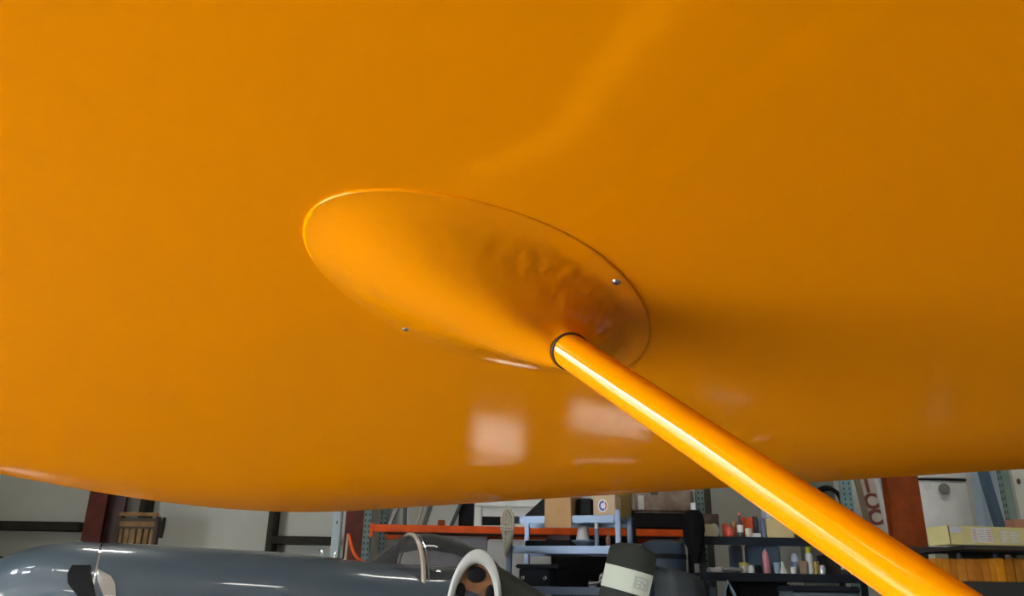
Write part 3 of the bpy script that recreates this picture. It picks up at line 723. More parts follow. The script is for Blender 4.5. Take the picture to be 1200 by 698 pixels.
# things on the deck
wc, w_, h_ = box_thing('white_cabinet', 'white painted cabinet with dark slot standing on the orange racking', 'cabinet', (556, 578, 637, 616), 7.66, .45, M_whitebox, zbt)
sx = w_ / (637 - 556)
MB().box(((579 - 596.5) * sx, -.226, h_ * .17), (27 * sx, .01, h_ * .26)).build('slot_opening', M_black, wc, bevel=.003)
MB().box((0, -.24, h_ * .62), (w_ * .98, .03, .02)).build('moulding', M_whitebox, wc, bevel=.005); MB().box((-w_ * .44, -.232, h_ * .3), (w_ * .09, .02, h_ * .58)).build('stile', M_whitebox, wc, bevel=.004)
k = MB().lathe([(.013, 0), (.013, .012), (.006, .016)], n=14).build('knob', M_girt, wc); k.matrix_basis = Matrix.Translation(((589 - 596.5) * sx, -.226, h_ * .22)) @ Matrix.Rotation(math.pi / 2, 4, 'X')
def board(name, label, cat, top, bot, wpx, Y, m, th=.03, zb=None, group=None):
    a = W(*top, Y); b = W(*bot, Y); s = abs(W(top[0] + wpx, top[1], Y).x - a.x)
    if zb is not None: b = b + (a - b) * ((zb - b.z) / (a.z - b.z))
    u = (a - b); a = a + u.normalized() * .5; L = (a - b).length; rot = u.to_track_quat('Z', 'Y').to_matrix()
    o = MB().box((0, 0, L / 2), (s, th, L)).build(name, m, None, bevel=.004)
    o.matrix_world = Matrix.Translation(b) @ (rot.to_4x4()); return tag(o, label, cat, group)
M_pale = mat('pale_board', (.42, .40, .42), .7, var=.1)
board('leaning_board', 'pale lilac board leaning on the racking beside the left upright', 'board', (468, 590), (456, 616), 11, 8.1, M_pale, zb=zbt)
board('leaning_board', 'dark grey plank standing on the racking third from left', 'board', (475, 590), (474, 616), 11, 7.9, mat('slate_plank', (.06, .075, .08), .6), zb=zbt)
board('leaning_board', 'beige batten leaning right on the racking behind the arch', 'board', (497, 588), (487, 616), 5, 7.85, mat('beige_batten', (.36, .34, .28), .7), zb=zbt)
board('leaning_board', 'wide grey panel leaning behind the beige batten', 'board', (506, 588), (497, 616), 16, 8.0, mat('grey_panel', (.27, .28, .26), .7), zb=zbt)
board('leaning_board', 'charcoal plank leaning left of the white cabinet', 'board', (541, 588), (529, 616), 9, 7.95, mat('charcoal_plank', (.03, .035, .035), .6), zb=zbt)
box_thing('black_case', 'tall black case standing against the white cabinet', 'case', (538, 578, 555, 616), 8.0, .3, M_black, zbt)
box_thing('bracket_block', 'small rust coloured block on the orange beam', 'block', (513, 609, 521, 616), 7.64, .08, M_redcol2, zbt)
box_thing('olive_box', 'olive yellow box behind the right rack post', 'box', (719, 570, 740, 616), 7.75, .25, mat('olive_card', (.15, .10, .012), .7, var=.1), zbt)
M_kraft = mat('mottled_kraft', (.34, .27, .22), .85, col2=(.20, .14, .10), vscale=9, bump=.2)
loc, w_, h_ = frame(741, 570, 814, 601, 7.7, .55); z_slab = loc.z
sl, ws_, hs_ = box_thing('foam_slab', 'thick black foam slab lying on the right of the orange racking', 'slab', (741, 601, 810, 616), 7.64, .6, M_black, zbt, bevel=.02)
kr = thing('kraft_bale', 'large mottled brown paper wrapped bale on the black foam slab', 'bale', (loc.x, 7.98, zbt + hs_))
MB().box((0, 0, h_ / 2), (w_, .55, h_)).build('bale', M_kraft, kr, bevel=.03)
MB().box((-w_ * .36, -.278, h_ * .40), (.055, .004, h_ * .55)).build('label_strip', M_whitebox, kr); MB().box((-w_ * .36, -.279, h_ * .15), (.055, .004, .003)).build('label_line', M_girt, kr)
MB().box((-w_ * .14, -.278, h_ * .80), (.07, .004, .05)).build('dark_patch', mat('patch_brown', (.08, .06, .05), .8), kr)
# big pale boxes under the beam, black cabinet behind the rack
box_thing('pale_crate', 'large off white crate under the orange beam behind the rope', 'crate', (571, 632, 646, 694), 7.72, .5, mat('off_white_crate', (.50, .50, .47), .6, var=.06), .46, bevel=.01)
box_thing('lilac_panel', 'pale lilac panel standing under the beam left of the crate', 'panel', (494, 628, 570, 694), 8.3, .05, M_pale, .46)
box_thing('black_locker', 'black locker behind the silver rack shelves', 'locker', (648, 630, 748, 694), 7.8, .4, M_black, .46)
# ------------------------------------------------------------------ wooden crate back and clamp by the first column
wc = thing('slatted_crate', 'wooden slatted crate with dark rails beside the dark red column', 'crate'); YC = 8.45
a = W(137, 620, YC); b = W(184, 620, YC); zt = W(160, 600, YC).z; wc.location = ((a.x + b.x) / 2, YC, 0); w_ = b.x - a.x
M_wd = mat('amber_wood', (.22, .12, .035), .7, var=.3, vscale=10); M_wdd = mat('dark_wood', (.035, .022, .014), .7)
zr0 = W(160, 607, YC).z; zr1 = W(160, 617.5, YC).z
MB().box((0, 0, (zr0 + zt) / 2 + .01), (w_, .04, zt - zr0 - .02)).build('top_rail', M_wd, wc, bevel=.01)
MB().box((0, .015, zr0 - .02), (w_, .05, .05)).build('dark_rail', M_wdd, wc); MB().box((0, .015, zr1 + .0), (w_, .05, .03)).build('dark_rail', M_wdd, wc)
MB().box((0, .0, (zr0 + zr1) / 2 - .012), (w_ * .94, .035, .05)).build('middle_rail', M_wd, wc)
for s in (-1, 1): MB().box((s * w_ * .48, .01, zt / 2 - .02), (.05, .06, zt - .04)).build('post', M_wdd, wc, bevel=.008)
for k in range(6):
    MB().box((-w_ * .40 + w_ * .80 * k / 5, .005, (zr1 + .3) / 2), (w_ * .11, .02, zr1 - .3)).build('slat', M_wd, wc, bevel=.003)
MB().box((0, .02, .25), (w_, .06, .12)).build('bottom_rail', M_wdd, wc)
cl = thing('clamp', 'dark iron clamp sticking out beside the slatted crate', 'clamp', (W(184, 622, 8.6).x, 8.45, 0)); q = W(190, 617, 8.45); q0 = W(193, 606, 8.45); q1 = W(188, 630, 8.45); q2 = W(187, 620, 8.45)
def lc(v_, o): return Vector(v_) - Vector(o.location)
MB().tube([lc(q0, cl), lc(q, cl), lc(q1, cl)], [.018, .03, .02], 8).build('jaw', M_girt, cl); MB().tube([lc(q, cl), lc(q2, cl)], .022, 8).build('screw_bar', M_girt, cl)

# ------------------------------------------------------------------ black shelf unit
YS = 6.8; SD = .48
za = W(880, 629, YS).z; zb_ = W(880, 671, YS).z; xs0 = W(821, 650, YS).x; xs1 = W(1012, 650, YS).x
bs = thing('black_shelf_unit', 'black steel shelf unit of workshop supplies behind the yellow strut', 'shelf', (xs0, YS, 0)); sw = xs1 - xs0
hp = W(821, 626, YS).z
for x in (.02, sw - .02):
    for y in (.02, SD - .02): MB().box((x, y, hp / 2), (.045, .04, hp)).build('post', M_blackm, bs, bevel=.004)
for z in (za, zb_, .75, .2):
    sh = MB().box((sw / 2, SD / 2, z - .012), (sw, SD - .02, .024)).build('shelf', M_blackm, bs)
    MB().box((sw / 2, .0, z - .033), (sw, .02, .066)).build('shelf_lip', M_blackm, sh, bevel=.004)
MB().box((sw * .87, .04, (za + zb_) / 2 - .02), (.022, .01, .16), Matrix.Rotation(-.1, 3, 'Y')).build('pale_tie', M_whitebox, bs)
def sbox(name, label, cat, rect, m, dy=.05, dd=.12, zi=0, bevel=.004, rz=0, group=None):
    z = (za, zb_)[zi]; return box_thing(name, label, cat, rect, YS + dy, dd, m, z, bevel, rz, group)
def slathe(name, label, cat, x0, x1, y0, prof, m, dy=.08, zi=1, parts=(), n=16):
    z = (za, zb_)[zi]; a = W(x0, y0, YS + dy); b = W(x1, y0, YS + dy); r = (b.x - a.x) / 2; h_ = a.z - z
    t = thing(name, label, cat, ((a.x + b.x) / 2, YS + dy, z))
    MB().lathe([(q * r, s * h_) for q, s in prof], n=n).build('body', m, t, smooth=True)
    for nm, pr_, mm in parts: MB().lathe([(q * r, s * h_) for q, s in pr_], n=n).build(nm, mm, t, smooth=True)
    return t
M_red = mat('red_orange_pack', (.52, .07, .015), .5, var=.2); M_brown = mat('dark_brown_box', (.055, .03, .018), .7)
sbox('small_carton', 'small cream carton at the left end of the upper black shelf', 'carton', (826, 614, 836, 628), mat('cream_card', (.55, .48, .30), .7), dy=.03)
sbox('brown_box', 'dark brown box behind the small cream carton', 'box', (823, 602, 843, 628), M_brown, dy=.26, dd=.18)
pl2 = slathe('grey_plate', 'pale grey plate leaning against the brown box', 'plate', 832, 843, 607, [(.2, 0), (1, .0), (1, .02), (.2, .03)], mat('pale_plate', (.36, .38, .35), .5), zi=0); pl2.rotation_euler = (math.pi / 2 - .25, 0, 0); pl2.location.z = za + .055; pl2.location.y += .03; pl2.scale = (1, 1.45, 1)
slathe('orange_can', 'orange can on the upper black shelf beside the plate', 'can', 846, 853, 613, [(1, 0), (1, .9), (.8, 1)], M_red, zi=0, dy=.14)
slathe('red_can', 'squat red can in front on the upper black shelf', 'can', 849, 859, 617, [(.8, 0), (1, .3), (.95, .7), (.5, 1)], mat('bright_red_can', (.55, .06, .03), .4), zi=0, dy=.06)
slathe('tan_can', 'small tan tin behind the red can', 'tin', 856, 863, 611, [(1, 0), (1, .95), (.8, 1)], mat('tan_tin', (.36, .16, .07), .5), zi=0, dy=.2)
slathe('dark_bottle', 'dark bottle with white label and red cap on the upper black shelf', 'bottle', 862.5, 869.5, 601, [(1, 0), (1, .55), (.45, .72), (.4, .9)], mat('dark_bottle_plastic', (.04, .03, .04), .3), zi=0, dy=.08, parts=[('label', [(1.03, .2), (1.03, .5)], M_white), ('cap', [(.5, .9), (.5, 1)], M_red)])
sbox('red_carton', 'red orange carton with white spots on the upper black shelf', 'carton', (871, 606, 883, 628), M_red, dy=.14, dd=.14)
sbox('charcoal_carton', 'charcoal carton right of the red orange carton', 'carton', (883.7, 605, 888.5, 628), mat('charcoal_carton', (.045, .03, .035), .6), dy=.14, dd=.16)
sbox('blue_binder', 'narrow blue grey binder at the right of the charcoal carton', 'binder', (892.5, 607, 897, 628), mat('blue_binder_cloth', (.12, .16, .24), .5), dy=.05, dd=.24)
slathe('white_mug', 'white mug standing in front of the red orange carton', 'mug', 873, 881, 619, [(.7, 0), (1, .2), (1, 1), (.85, 1), (.8, .3)], mat('mug_glaze', (.6, .55, .48), .3), zi=0, dy=.06)
sbox('white_strip', 'flat white packet lying before the charcoal carton', 'packet', (878, 624.5, 892, 628), M_white, dy=.05, dd=.08)
bx, w_, h_ = sbox('cream_box', 'wide cream box on the upper black shelf near the strut', 'box', (898.5, 608, 930, 628), M_cream, dy=.05, dd=.3)
sbox('dark_caddy', 'dark box half hidden by the strut beside the wide cream box', 'box', (931, 606, 958, 628), M_brown, dy=.06, dd=.25)
o, _, _ = sbox('pale_blue_pouch', 'pale blue pouch lying on the wide cream box', 'pouch', (899, 600, 910, 607.5), mat('pale_blue_vinyl', (.42, .50, .62), .5), dy=.08, dd=.16, bevel=.012); o.location.z = za + h_
# middle shelf
for k in range(4):
    o = MB().box((0, 0, .004), (.20 - .012 * k, .26 - .02 * k, .010)).build('paper_sheaf', mat('paper_grey', (.42, .41, .39), .8), None, bevel=.002); q = W(839 + k * 1.0, 668, YS + .17)
    o.location = (q.x, YS + .17, zb_ + .0105 * k); o.rotation_euler.z = .25 - .15 * k; tag(o, ('lowest', 'second', 'third', 'topmost')[k] + ' grey paper sheaf in the pile on the middle black shelf', 'paper', 'paper sheaves on the middle black shelf')
slathe('grease_tin', 'low metal tin with a yellow lid on the middle black shelf', 'tin', 866, 877, 659, [(1, 0), (1, .65), (.95, .7)], mat('tin_metal', (.35, .34, .30), .4, .4), parts=[('lid', [(1.02, .7), (1.02, .95), (.9, 1)], mat('mustard_lid', (.42, .33, .06), .5))])
slathe('white_jar', 'white capped jar beside the yellow lidded tin', 'jar', 876, 884, 662, [(.9, 0), (1, .5), (.7, .8), (.6, 1)], mat('jar_white', (.6, .6, .6), .3), dy=.05)
o = MB().tube([(0, 0, .02), (.07, .02, .025), (.13, -.01, .02), (.17, .03, .03)], [.014, .02, .016, .012], 8).build('hand_tool', mat('dull_steel_tool', (.28, .28, .27), .4, .5), None, smooth=True); q = W(850, 670, YS + .07); o.location = (q.x - .03, YS + .03, zb_); tag(o, 'dull steel hand tool beside the paper pile', 'tool')
slathe('black_puck', 'low black round pot in front of the pink bottle', 'pot', 884, 892, 662, [(1, 0), (1, .8), (.7, 1)], M_black, dy=.06)
slathe('pink_bottle', 'tall slim pink bottle with pale nozzle on the middle black shelf', 'bottle', 892, 900.5, 643.5, [(.95, 0), (1, .03), (.92, .6), (.75, .9), (.5, .93)], mat('pink_plastic', (.56, .20, .24), .4), parts=[('nozzle', [(.4, .93), (.3, 1)], mat('nozzle_pale', (.6, .5, .48), .4))])
slathe('blue_cup', 'small pale blue cup beside the pink bottle', 'cup', 906, 914, 659, [(.8, 0), (1, 1), (.9, 1), (.7, .1)], mat('cup_blue', (.26, .34, .48), .4))
slathe('white_funnel', 'small white cone shaped funnel on the middle black shelf', 'funnel', 912, 922, 658, [(1, 0), (.95, .25), (.45, .6), (.35, 1)], mat('funnel_white', (.55, .54, .50), .5), dy=.07)
slathe('tape_tin', 'pale blue and white round tin standing on the middle black shelf', 'tin', 926.5, 935.5, 648.5, [(.9, 0), (1, .08), (1, .75), (.8, .92), (.5, 1)], mat('tin_bluewhite', (.42, .48, .60), .4), parts=[('label', [(1.02, .35), (1.02, .6)], mat('tin_navy', (.10, .13, .25), .4))], dy=.12)
slathe('white_pot', 'tiny white pot in front of the round tin', 'pot', 926, 933, 664, [(.8, 0), (1, .9), (.8, 1)], M_white, dy=.04)
sbox('tan_packet', 'small tan packet beside the white bottle with yellow cap', 'packet', (937, 657, 946, 670), mat('tan_packet_card', (.30, .22, .15), .7), dy=.05, dd=.06, zi=1)
slathe('white_bottle', 'white bottle with yellow cap on the middle black shelf', 'bottle', 942.5, 951, 640.5, [(.95, 0), (1, .03), (1, .7), (.8, .76)], mat('bottle_white', (.66, .68, .70), .35), dy=.10, parts=[('cap', [(.8, .76), (.8, .97), (.6, 1)], mat('cap_yellow', (.62, .60, .01), .4))])
slathe('gold_jar', 'small gold jar right of the yellow capped bottle', 'jar', 952, 959.5, 658, [(1, 0), (1, .75), (.8, .85), (.85, 1)], mat('gold_jar_lacquer', (.26, .18, .02), .3, .3), dy=.08)
slathe('silver_pot', 'small silver pot at the right of the gold jar', 'pot', 959, 967, 662, [(.8, 0), (1, .6), (.6, 1)], mat('silver_pot_metal', (.5, .52, .55), .3, .5), dy=.06)
for i, (x0, x1) in enumerate(((857, 871), (876, 915))):
    sbox('blue_bin', ('narrow' if i == 0 else 'wide') + ' slate blue plastic bin at the back of the middle black shelf', 'bin', (x0, 639, x1, 670), mat('slate_blue_plastic', (.11, .16, .23), .5), dy=.36, dd=.08, zi=1, bevel=.01)
sbox('dark_tool_case', 'dark tool case at the right end of the middle black shelf', 'case', (968, 650, 996, 670), mat('dark_case_plastic', (.03, .03, .03), .6), dy=.2, dd=.2, zi=1)
# bins and bags under the middle shelf
o, _, _ = box_thing('blue_bag', 'crumpled slate blue bag below the left of the middle black shelf', 'bag', (829, 683, 842, 760), YS + .06, .2, mat('bag_blue', (.10, .14, .20), .5, bump=.5, bscale=25), .75, bevel=.03)
st_ = thing('strap_loop', 'light blue webbing strap hanging in loop below the middle black shelf', 'strap', (0, 0, 0)); pts = [W(x, y, YS - .04) for x, y in ((846, 706), (849, 692), (853, 681), (857, 690), (863, 702))]
MB().tube(pts, .014, 8).build('webbing', mat('strap_blue', (.30, .40, .52), .5), st_, smooth=True)
box_thing('black_tub', 'big black plastic tub under the middle black shelf', 'tub', (866, 681, 930, 760), YS + .05, .36, M_black, .752, bevel=.02)
gb, w_, h_ = box_thing('grey_chest', 'blue grey chest with dark rim in front of the black shelf unit', 'chest', (934, 687, 1012, 780), YS - .42, .36, mat('chest_blue_grey', (.10, .125, .15), .5), 0, bevel=.015)
MB().box((0, 0, h_ - .02), (w_ * 1.03, .38, .05)).build('rim', M_blackm, gb, bevel=.01)
# black jacket hanging on the left end of the shelf
jk = thing('black_jacket', 'black work jacket hanging from the left end of the black shelf unit', 'jacket', (0, 0, 0)); rows = []
for (y, xa, xb, dd) in ((598, 806, 818, .04), (603, 800, 822, .06), (610, 801, 824, .09), (622, 801, 825, .10), (634, 802, 824, .10), (645, 807, 822, .09), (653, 810, 820, .07), (660, 813, 819, .04)):
    a = W(xa, y, 6.72); b = W(xb, y, 6.72); c = (a + b) / 2; r = []
    for j in range(20):
        an = 2 * math.pi * j / 20; q = 1 + .10 * math.sin(5 * an + y * .1); r.append(Vector((c.x + (b.x - a.x) / 2 * q * math.cos(an), 6.70 + dd * q * math.sin(an), c.z)))
    rows.append(r)
mb = MB().grid(rows, close_u=True); mb.f.append(list(range(20))); k = len(mb.v); mb.f.append(list(range(k - 20, k))[::-1]); mb.build('coat_body', mat('black_cloth', (.006, .006, .007), .9, spec=.05), jk, smooth=True)
a = W(809, 589, 6.70); b = W(815, 597, 6.70); MB().box(((a.x + b.x) / 2, 6.69, (a.z + b.z) / 2), (b.x - a.x, .006, a.z - b.z)).build('white_tag', mat('tag_white', (.7, .76, .85), .4), jk)
MB().tube([W(812, 600, 6.70), W(812, 590, 6.70), W(815, 590, 6.76)], .006, 6).build('hook', M_girt, jk)
# dark steel post behind and blue drum and covered bundle
q = W(824, 590, 8.0); sp2 = MB().box((0, 0, 1.7), (.15, .1, 3.4)).build('dark_post', mat('olive_dark_steel', (.045, .042, .028), .6), None, bevel=.01); sp2.location = (q.x, 8.6, 0); sp2.location.x = W(824, 590, 8.6).x; tag(sp2, 'dark olive steel post behind the hanging black jacket', 'post')
a = W(752, 650, 7.15); b = W(806, 650, 7.15); zt = W(785, 632, 7.15).z; r = (b.x - a.x) / 2
dm = thing('plastic_drum', 'dark blue plastic drum under the right end of the orange beam', 'drum', ((a.x + b.x) / 2, 7.25, 0)); M_drum = mat('drum_blue', (.045, .07, .11), .45, spec=.25)
MB().lathe([(r * .95, 0), (r, .04), (r, zt * .45), (r * 1.03, zt * .47), (r, zt * .5), (r, zt - .1), (r * .9, zt - .03), (r * .5, zt)], n=40).build('shell', M_drum, dm, smooth=True)
MB().lathe([(r * 1.02, zt - .16), (r * 1.035, zt - .14), (r * 1.02, zt - .12)], n=40).build('clamp_ring', M_blackm, dm, smooth=True)
rows = []
for (y, xa, xb) in ((664, 762, 772), (667, 763, 790), (672, 765, 812), (680, 766, 822), (698, 768, 826), (760, 768, 828)):
    a = W(xa, y, 6.2); b = W(xb, y, 6.2); c = (a + b) / 2; r = []
    for j in range(32):
        an = 2 * math.pi * j / 32; q = 1 + .05 * math.sin(7 * an + y * .05); r.append(Vector((c.x + (b.x - a.x) / 2 * q * math.cos(an), 6.2 + .18 * q * math.sin(an), c.z)))
    rows.append(r)
rows.append([Vector((p.x, p.y, 0)) for p in rows[-1]])
mb = MB().grid(rows, close_u=True); mb.f.append(list(range(32)))
cv_ = mb.build('covered_bundle', mat('charcoal_tarp', (.030, .034, .038), .6, spec=.15, var=.3, vscale=4), None, smooth=True); tag(cv_, 'charcoal tarpaulin covered bundle right of the propeller blade', 'tarpaulin')

# ------------------------------------------------------------------ right hand side
q = W(991.5, 580, 7.9); tp = thing('perforated_post', 'teal perforated steel post left of the lettered sign board', 'post', (q.x, 7.9, 0))
upright(0, 0, 3.5, M_teal, True, tp, wd=.105, zlo=2.0)
ho = thing('hose_ring', 'black hose ring hanging on the wall beside the teal post', 'hose'); c = W(972, 590, 8.82)
MB().tube([c + Vector((0, -.01, .18)), c + Vector((0, .060, .18))], .014, 8).build('hook', M_girt, ho)
for k in range(3): MB().tube([c + Vector((.15 * math.cos(a), .02 * k, (.16 + .01 * k) * math.sin(a))) for a in [2 * math.pi * j / 28 for j in range(28)]], .022, 8, closed=True).build('coil', M_black, ho, smooth=True)
box_thing('grey_board', 'dark grey board standing behind the black hose ring', 'board', (938, 560, 984, 694), 8.9, .04, mat('dull_grey_board', (.13, .14, .12), .7, var=.3, vscale=3), 0)
# lettered sign board standing on end
sgt = thing('sign_board', 'cream sign board with dark red letters standing on end beside the rust red column', 'sign'); YG = 7.4
a = W(1003, 575, YG); b = W(1026, 575, YG); sgt.location = ((a.x + b.x) / 2 + .03, YG, 0); w_ = b.x - a.x; lean = .12
Rl = Matrix.Rotation(-lean, 4, 'Y'); zc_ = W(1015, 590, YG).z
face = MB().box((0, 0, zc_ - .1), (w_, .03, 2.6), None).build('board', mat('cream_sign', (.46, .42, .36), .7, var=.1), None); 
def sloc(o): o.parent = sgt; o.matrix_basis = Matrix.Translation((0, 0, zc_)) @ Rl @ Matrix.Translation((0, 0, -zc_)) @ o.matrix_basis; return o
sloc(face); face.data.transform(Matrix.Translation((0, 0, .0)))
sloc(MB().box((w_ * .48, -.022, zc_ - .1), (.035, .05, 2.6)).build('edge_strip', mat('pale_edge', (.50, .50, .48), .5), None))
sloc(MB().box((w_ * .62, -.012, zc_ - .1), (.05, .05, 2.6)).build('metal_edge', mat('lilac_metal', (.32, .36, .46), .35, .4), None))
sloc(MB().box((-w_ * .44, -.018, zc_ - .1), (.05, .02, 2.6)).build('brown_edge', mat('brown_edge', (.16, .12, .07), .6), None))
M_let = mat('dark_red_letter', (.13, .025, .02), .6)
for ch, py in (('I', 569), ('C', 588), ('C', 607)):
    fc = bpy.data.curves.new('letter', 'FONT'); fc.body = ch; fc.size = .185; fc.extrude = .003; fc.offset = .006; fc.align_x = 'CENTER'; fc.align_y = 'CENTER'; fc.materials.append(M_let)
    fo = bpy.data.objects.new('letter_curve', fc); C.objects.link(fo); bpy.context.view_layer.update(); me_ = bpy.data.meshes.new_from_object(fo.evaluated_get(bpy.context.evaluated_depsgraph_get())); bpy.data.objects.remove(fo); fo = bpy.data.objects.new('letter', me_); C.objects.link(fo); dz = W(1014, py, YG).z
    fo.matrix_basis = Matrix.Translation((0, -.019, dz)) @ Matrix.Rotation(math.pi / 2, 4, 'X'); sloc(fo)
box_thing('dark_door_leaf', 'dark grey door leaf standing between sign board and rust red column', 'door leaf', (1029, 560, 1050, 694), 7.7, .05, mat('dark_grey_leaf', (.05, .055, .06), .6), 0)
# white metal locker with round knob
wl_, w_, h_ = box_thing('white_locker', 'white metal locker with round knob behind the long carton', 'locker', (1084, 540, 1141, 690), 7.5, .5, mat('locker_white', (.80, .82, .80), .5, var=.04), 0)
zk = W(1112, 573, 7.5).z; sx = w_ / 57
MB().box((0, -.256, W(1112, 562, 7.5).z), (w_, .012, .016)).build('dark_seam', M_girt, wl_)
MB().box((0, -.262, W(1112, 558, 7.5).z + .02), (w_, .03, .08)).build('top_panel', M_white, wl_, bevel=.005)
k = MB().lathe([(.048, 0), (.052, .02), (.045, .035), (.02, .04)], n=24).build('knob', mat('grey_knob', (.22, .23, .20), .4), wl_, smooth=True); k.matrix_basis = Matrix.Translation((0, -.25, zk)) @ Matrix.Rotation(math.pi / 2, 4, 'X')
MB().box(((1094 - 1112.5) * sx, -.254, W(1094, 569, 7.5).z), (.07, .006, .05)).build('sticker', M_white, wl_)
def lean_bar(name, label, cat, top, bot, wpx, Y, m, th=.06):
    return board(name, label, cat, top, bot, wpx, Y, m, th, zb=0.0)
lean_bar('steel_channel', 'light blue grey steel channel leaning right of the white locker', 'channel', (1147, 560), (1153, 612), 17, 7.14, mat('light_blue_steel', (.34, .42, .50), .35, .4))
lean_bar('steel_angle', 'dark blue steel angle leaning between light channel and green post', 'angle bar', (1153, 556), (1170, 612), 11, 6.9, mat('navy_steel', (.05, .085, .13), .4))
lean_bar('steel_strip', 'narrow pale blue strip leaning beside the dark blue angle', 'strip', (1164, 556), (1172, 612), 5, 7.28, mat('pale_blue_strip', (.42, .50, .58), .4))
gp = lean_bar('green_post', 'green grey perforated post leaning near the right wall board', 'post', (1175, 555), (1186, 612), 11, 6.72, mat('green_post_paint', (.13, .19, .17), .5, var=.1))
hb = MB(); L = max(v_.co.z for v_ in gp.data.vertices); zz0 = 1.6
while zz0 < L - .02:
    for s in (-.018, .018): hb.box((s, 0, zz0), (.014, .063, .024))
    zz0 += .055
hb2 = hb.build('slot_holes', M_hole, gp); hb2['kind'] = 'stuff'
pgd = board('peg_board', 'white peg board with round hole at the right edge', 'board', (1193, 548), (1206, 612), 22, 6.6, mat('white_peg', (.60, .60, .52), .5), .03, zb=0.0)
q = W(1198, 564, 6.6); qi = pgd.matrix_world.inverted() @ q
k = MB().lathe([(.024, 0), (.024, .003)], n=20).build('hole', M_brown, pgd); k.matrix_basis = Matrix.Translation((qi.x, -.016, qi.z)) @ Matrix.Rotation(math.pi / 2, 4, 'X')
# right shelf bay with long carton and the row of orange cartons
YR = 5.2; zlow = W(1150, 681, YR).z; zup = W(1150, 641, YR + .05).z
xa = W(1102, 680, YR).x; xb = W(1310, 680, YR).x
rs = thing('right_shelf_bay', 'black shelving bay carrying the long carton at right', 'shelf', (xa, YR, 0)); sw = xb - xa; M_rsh = mat('black_bay_steel', (.018, .017, .016), .5)
MB().box((sw / 2, .3, zlow - .045), (sw, .6, .09)).build('shelf', M_rsh, rs, bevel=.004)
MB().box((sw / 2 + .05, .215, zup - .012), (sw - .1, .73, .02)).build('shelf', M_rsh, rs)
MB().box((sw / 2, .61, zup / 2 + .015), (sw, .02, zup + .03)).build('dark_gap_panel', M_rsh, rs)  # black sheet added to darken the gap behind the cartons
for x, y in ((sw - .03, .05), (sw - .03, .55), (.02, .57)): MB().box((x, y, (zup - .022) / 2), (.045, .045, zup - .022)).build('post', M_rsh, rs)
M_lc = mat('long_carton_card', (.62, .56, .27), .7, var=.06, spec=.2)
f0 = W(1109.5, 612, 5.02); f1 = W(1200, 617.3, 5.02 + .0)
lcx = thing('long_carton', 'long flat tan carton with white labels resting across the right shelf', 'carton', (f0.x, 5.02, zup))
h_ = W(1110, 612, 5.02).z - W(1111, 634, 5.02).z; yawc = math.radians(3); Lc = 1.25
lcx.rotation_euler = (0, math.radians(0.0), math.radians(9)); dc = .20
MB().box((Lc / 2, dc / 2, h_ / 2), (Lc, dc, h_)).build('carton_body', M_lc, lcx, bevel=.003)
M_prt = mat('label_white', (.66, .66, .66), .6); M_rdot = mat('label_red', (.5, .2, .18), .6)
sxp = (W(1200, 625, 5.05).x - W(1110, 625, 5.05).x) / 90
def clabel(x0, x1, z0f, z1f, nm, m, off=.001):
    return MB().box(((x0 + x1) / 2 * sxp, -off, (z0f + z1f) / 2 * h_), ((x1 - x0) * sxp, .0012, (z1f - z0f) * h_)).build(nm, m, lcx)
clabel(2, 17, .62, .95, 'small_label', mat('label_bluewhite', (.55, .60, .70), .6)); l2 = clabel(29, 56, .14, .92, 'address_label', M_prt); l3 = clabel(66, 92, .12, .85, 'printed_panel', mat('printed_tan', (.56, .55, .36), .7))
for i in range(6):
    for s0, s1 in ((30.5, 36), (49, 55)):
        clabel(s0, s1, .22 + .11 * i, .26 + .11 * i, 'print_line', M_rdot, .0018)
for i in range(4):
    clabel(38, 47, .25 + .16 * i, .30 + .16 * i, 'print_line', mat('label_grey', (.45, .48, .55), .6), .0018)
    clabel(68, 74 + 3 * (i % 2), .20 + .16 * i, .28 + .16 * i, 'print_line', M_prt, .0018); clabel(80, 90 - 3 * (i % 2), .20 + .16 * i, .27 + .16 * i, 'print_line', M_prt, .0018)
clabel(0.1, 1.2, .0, 1, 'end_seam', M_brown, .0006)
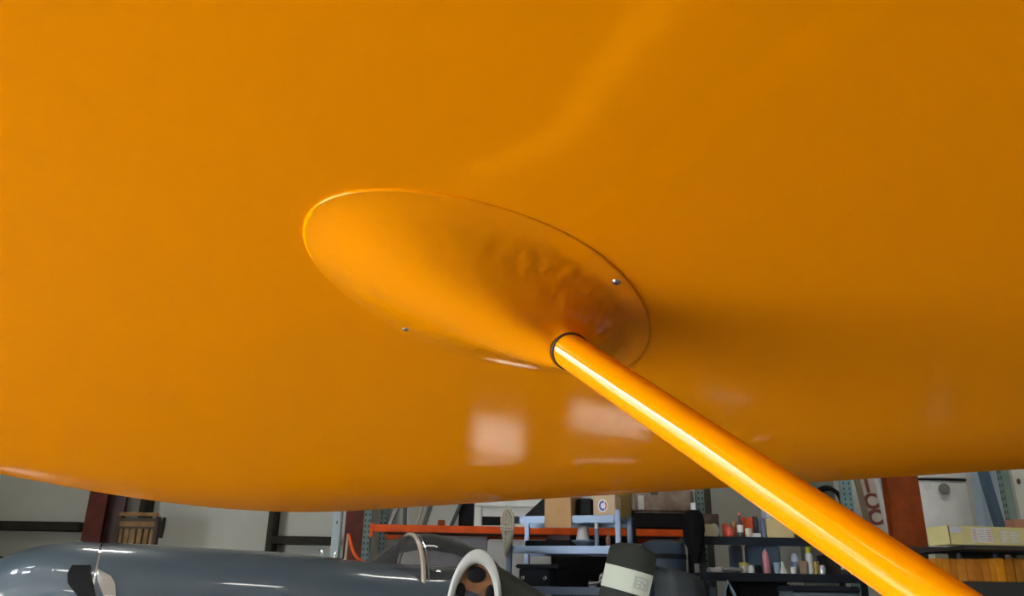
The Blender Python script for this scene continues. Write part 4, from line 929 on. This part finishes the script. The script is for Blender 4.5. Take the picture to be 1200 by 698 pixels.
# row of upright orange-brown cartons
xs_ = [1097, 1106, 1114.5, 1122.5, 1133, 1143, 1152, 1160, 1168.5, 1178, 1189, 1200, 1211]
ordn = ['first', 'second', 'third', 'fourth', 'fifth', 'sixth', 'seventh', 'eighth', 'ninth', 'tenth', 'eleventh', 'twelfth']
tones = [(min(1, a * 1.35), b * 1.1, c * .6) for a, b, c in [(.36, .16, .025), (.42, .20, .03), (.33, .14, .03), (.40, .19, .05), (.36, .15, .04), (.30, .13, .03), (.42, .18, .04), (.46, .22, .03), (.50, .24, .02), (.26, .12, .02), (.24, .12, .03), (.33, .17, .03)]]
for i in range(12):
    o, w_, h_ = box_thing('orange_carton', ordn[i] + ' from the strut in the row of upright amber cartons on the right shelf', 'carton', (xs_[i] + .2, 654.5 + random.uniform(-.6, .8), xs_[i + 1] - .2, 681), 5.24 + random.uniform(0, .012), .16, mat('amber_card', tones[i], .55, var=.12, vscale=15), zlow, .002, group='amber cartons on the right shelf')
    o.data.materials[0].node_tree.nodes['Principled BSDF'].inputs['Specular IOR Level'].default_value = .1
# oddments standing behind the row
def rs_lathe(name, label, cat, x0, x1, y0, prof, m, Y=5.5):
    a = W(x0, y0, Y); b = W(x1, y0, Y); r = (b.x - a.x) / 2; t = thing(name, label, cat, ((a.x + b.x) / 2, Y, zlow)); MB().lathe([(q * r, s * (a.z - zlow)) for q, s in prof], n=16).build('body', m, t, smooth=True); return t
box_thing('pale_packet', 'pale green packet behind the left end of the amber cartons', 'packet', (1097, 649, 1114, 681), 5.45, .08, mat('pale_green_card', (.34, .36, .26), .7), zlow)
rs_lathe('grey_cone', 'grey nozzle cone standing behind the amber cartons', 'nozzle', 1117, 1130, 648, [(1, 0), (.9, .4), (.6, .8), (.25, 1)], mat('grey_nozzle', (.14, .14, .15), .5))
rs_lathe('blue_flask', 'dark blue glass flask behind the amber cartons', 'flask', 1158, 1175, 649, [(.8, 0), (1, .4), (.9, .7), (.4, .9), (.35, 1)], mat('blue_flask_glass', (.07, .09, .14), .15))
rs_lathe('pink_lid_jar', 'jar with pinkish lid right of the blue flask', 'jar', 1177.5, 1185, 650, [(1, 0), (1, .9), (.8, 1)], mat('pinkish_lid', (.34, .20, .17), .5), 5.44)
rs_lathe('mesh_pot', 'grey green pot at the right end behind the amber cartons', 'pot', 1186, 1204, 650.5, [(.8, 0), (1, .8), (.9, 1)], mat('grey_green_pot', (.12, .13, .10), .6))
rs2, _, _ = box_thing('salmon_block', 'salmon coloured block on the far end of the long carton', 'block', (1190, 606, 1215, 620), 5.35, .12, mat('salmon', (.36, .17, .12), .6), None)
rs2.location.z = zup + (W(1110, 612, 5.02).z - W(1111, 634, 5.02).z)

# everything that rests on a shelf or deck sits a hair above it
for o in list(bpy.data.objects):
    if o.parent is None and 'category' in o and o.location.z > .3 and o.location.z < 3: o.location.z += .0015
bpy.data.objects['pale_blue_pouch'].location.z += .0015
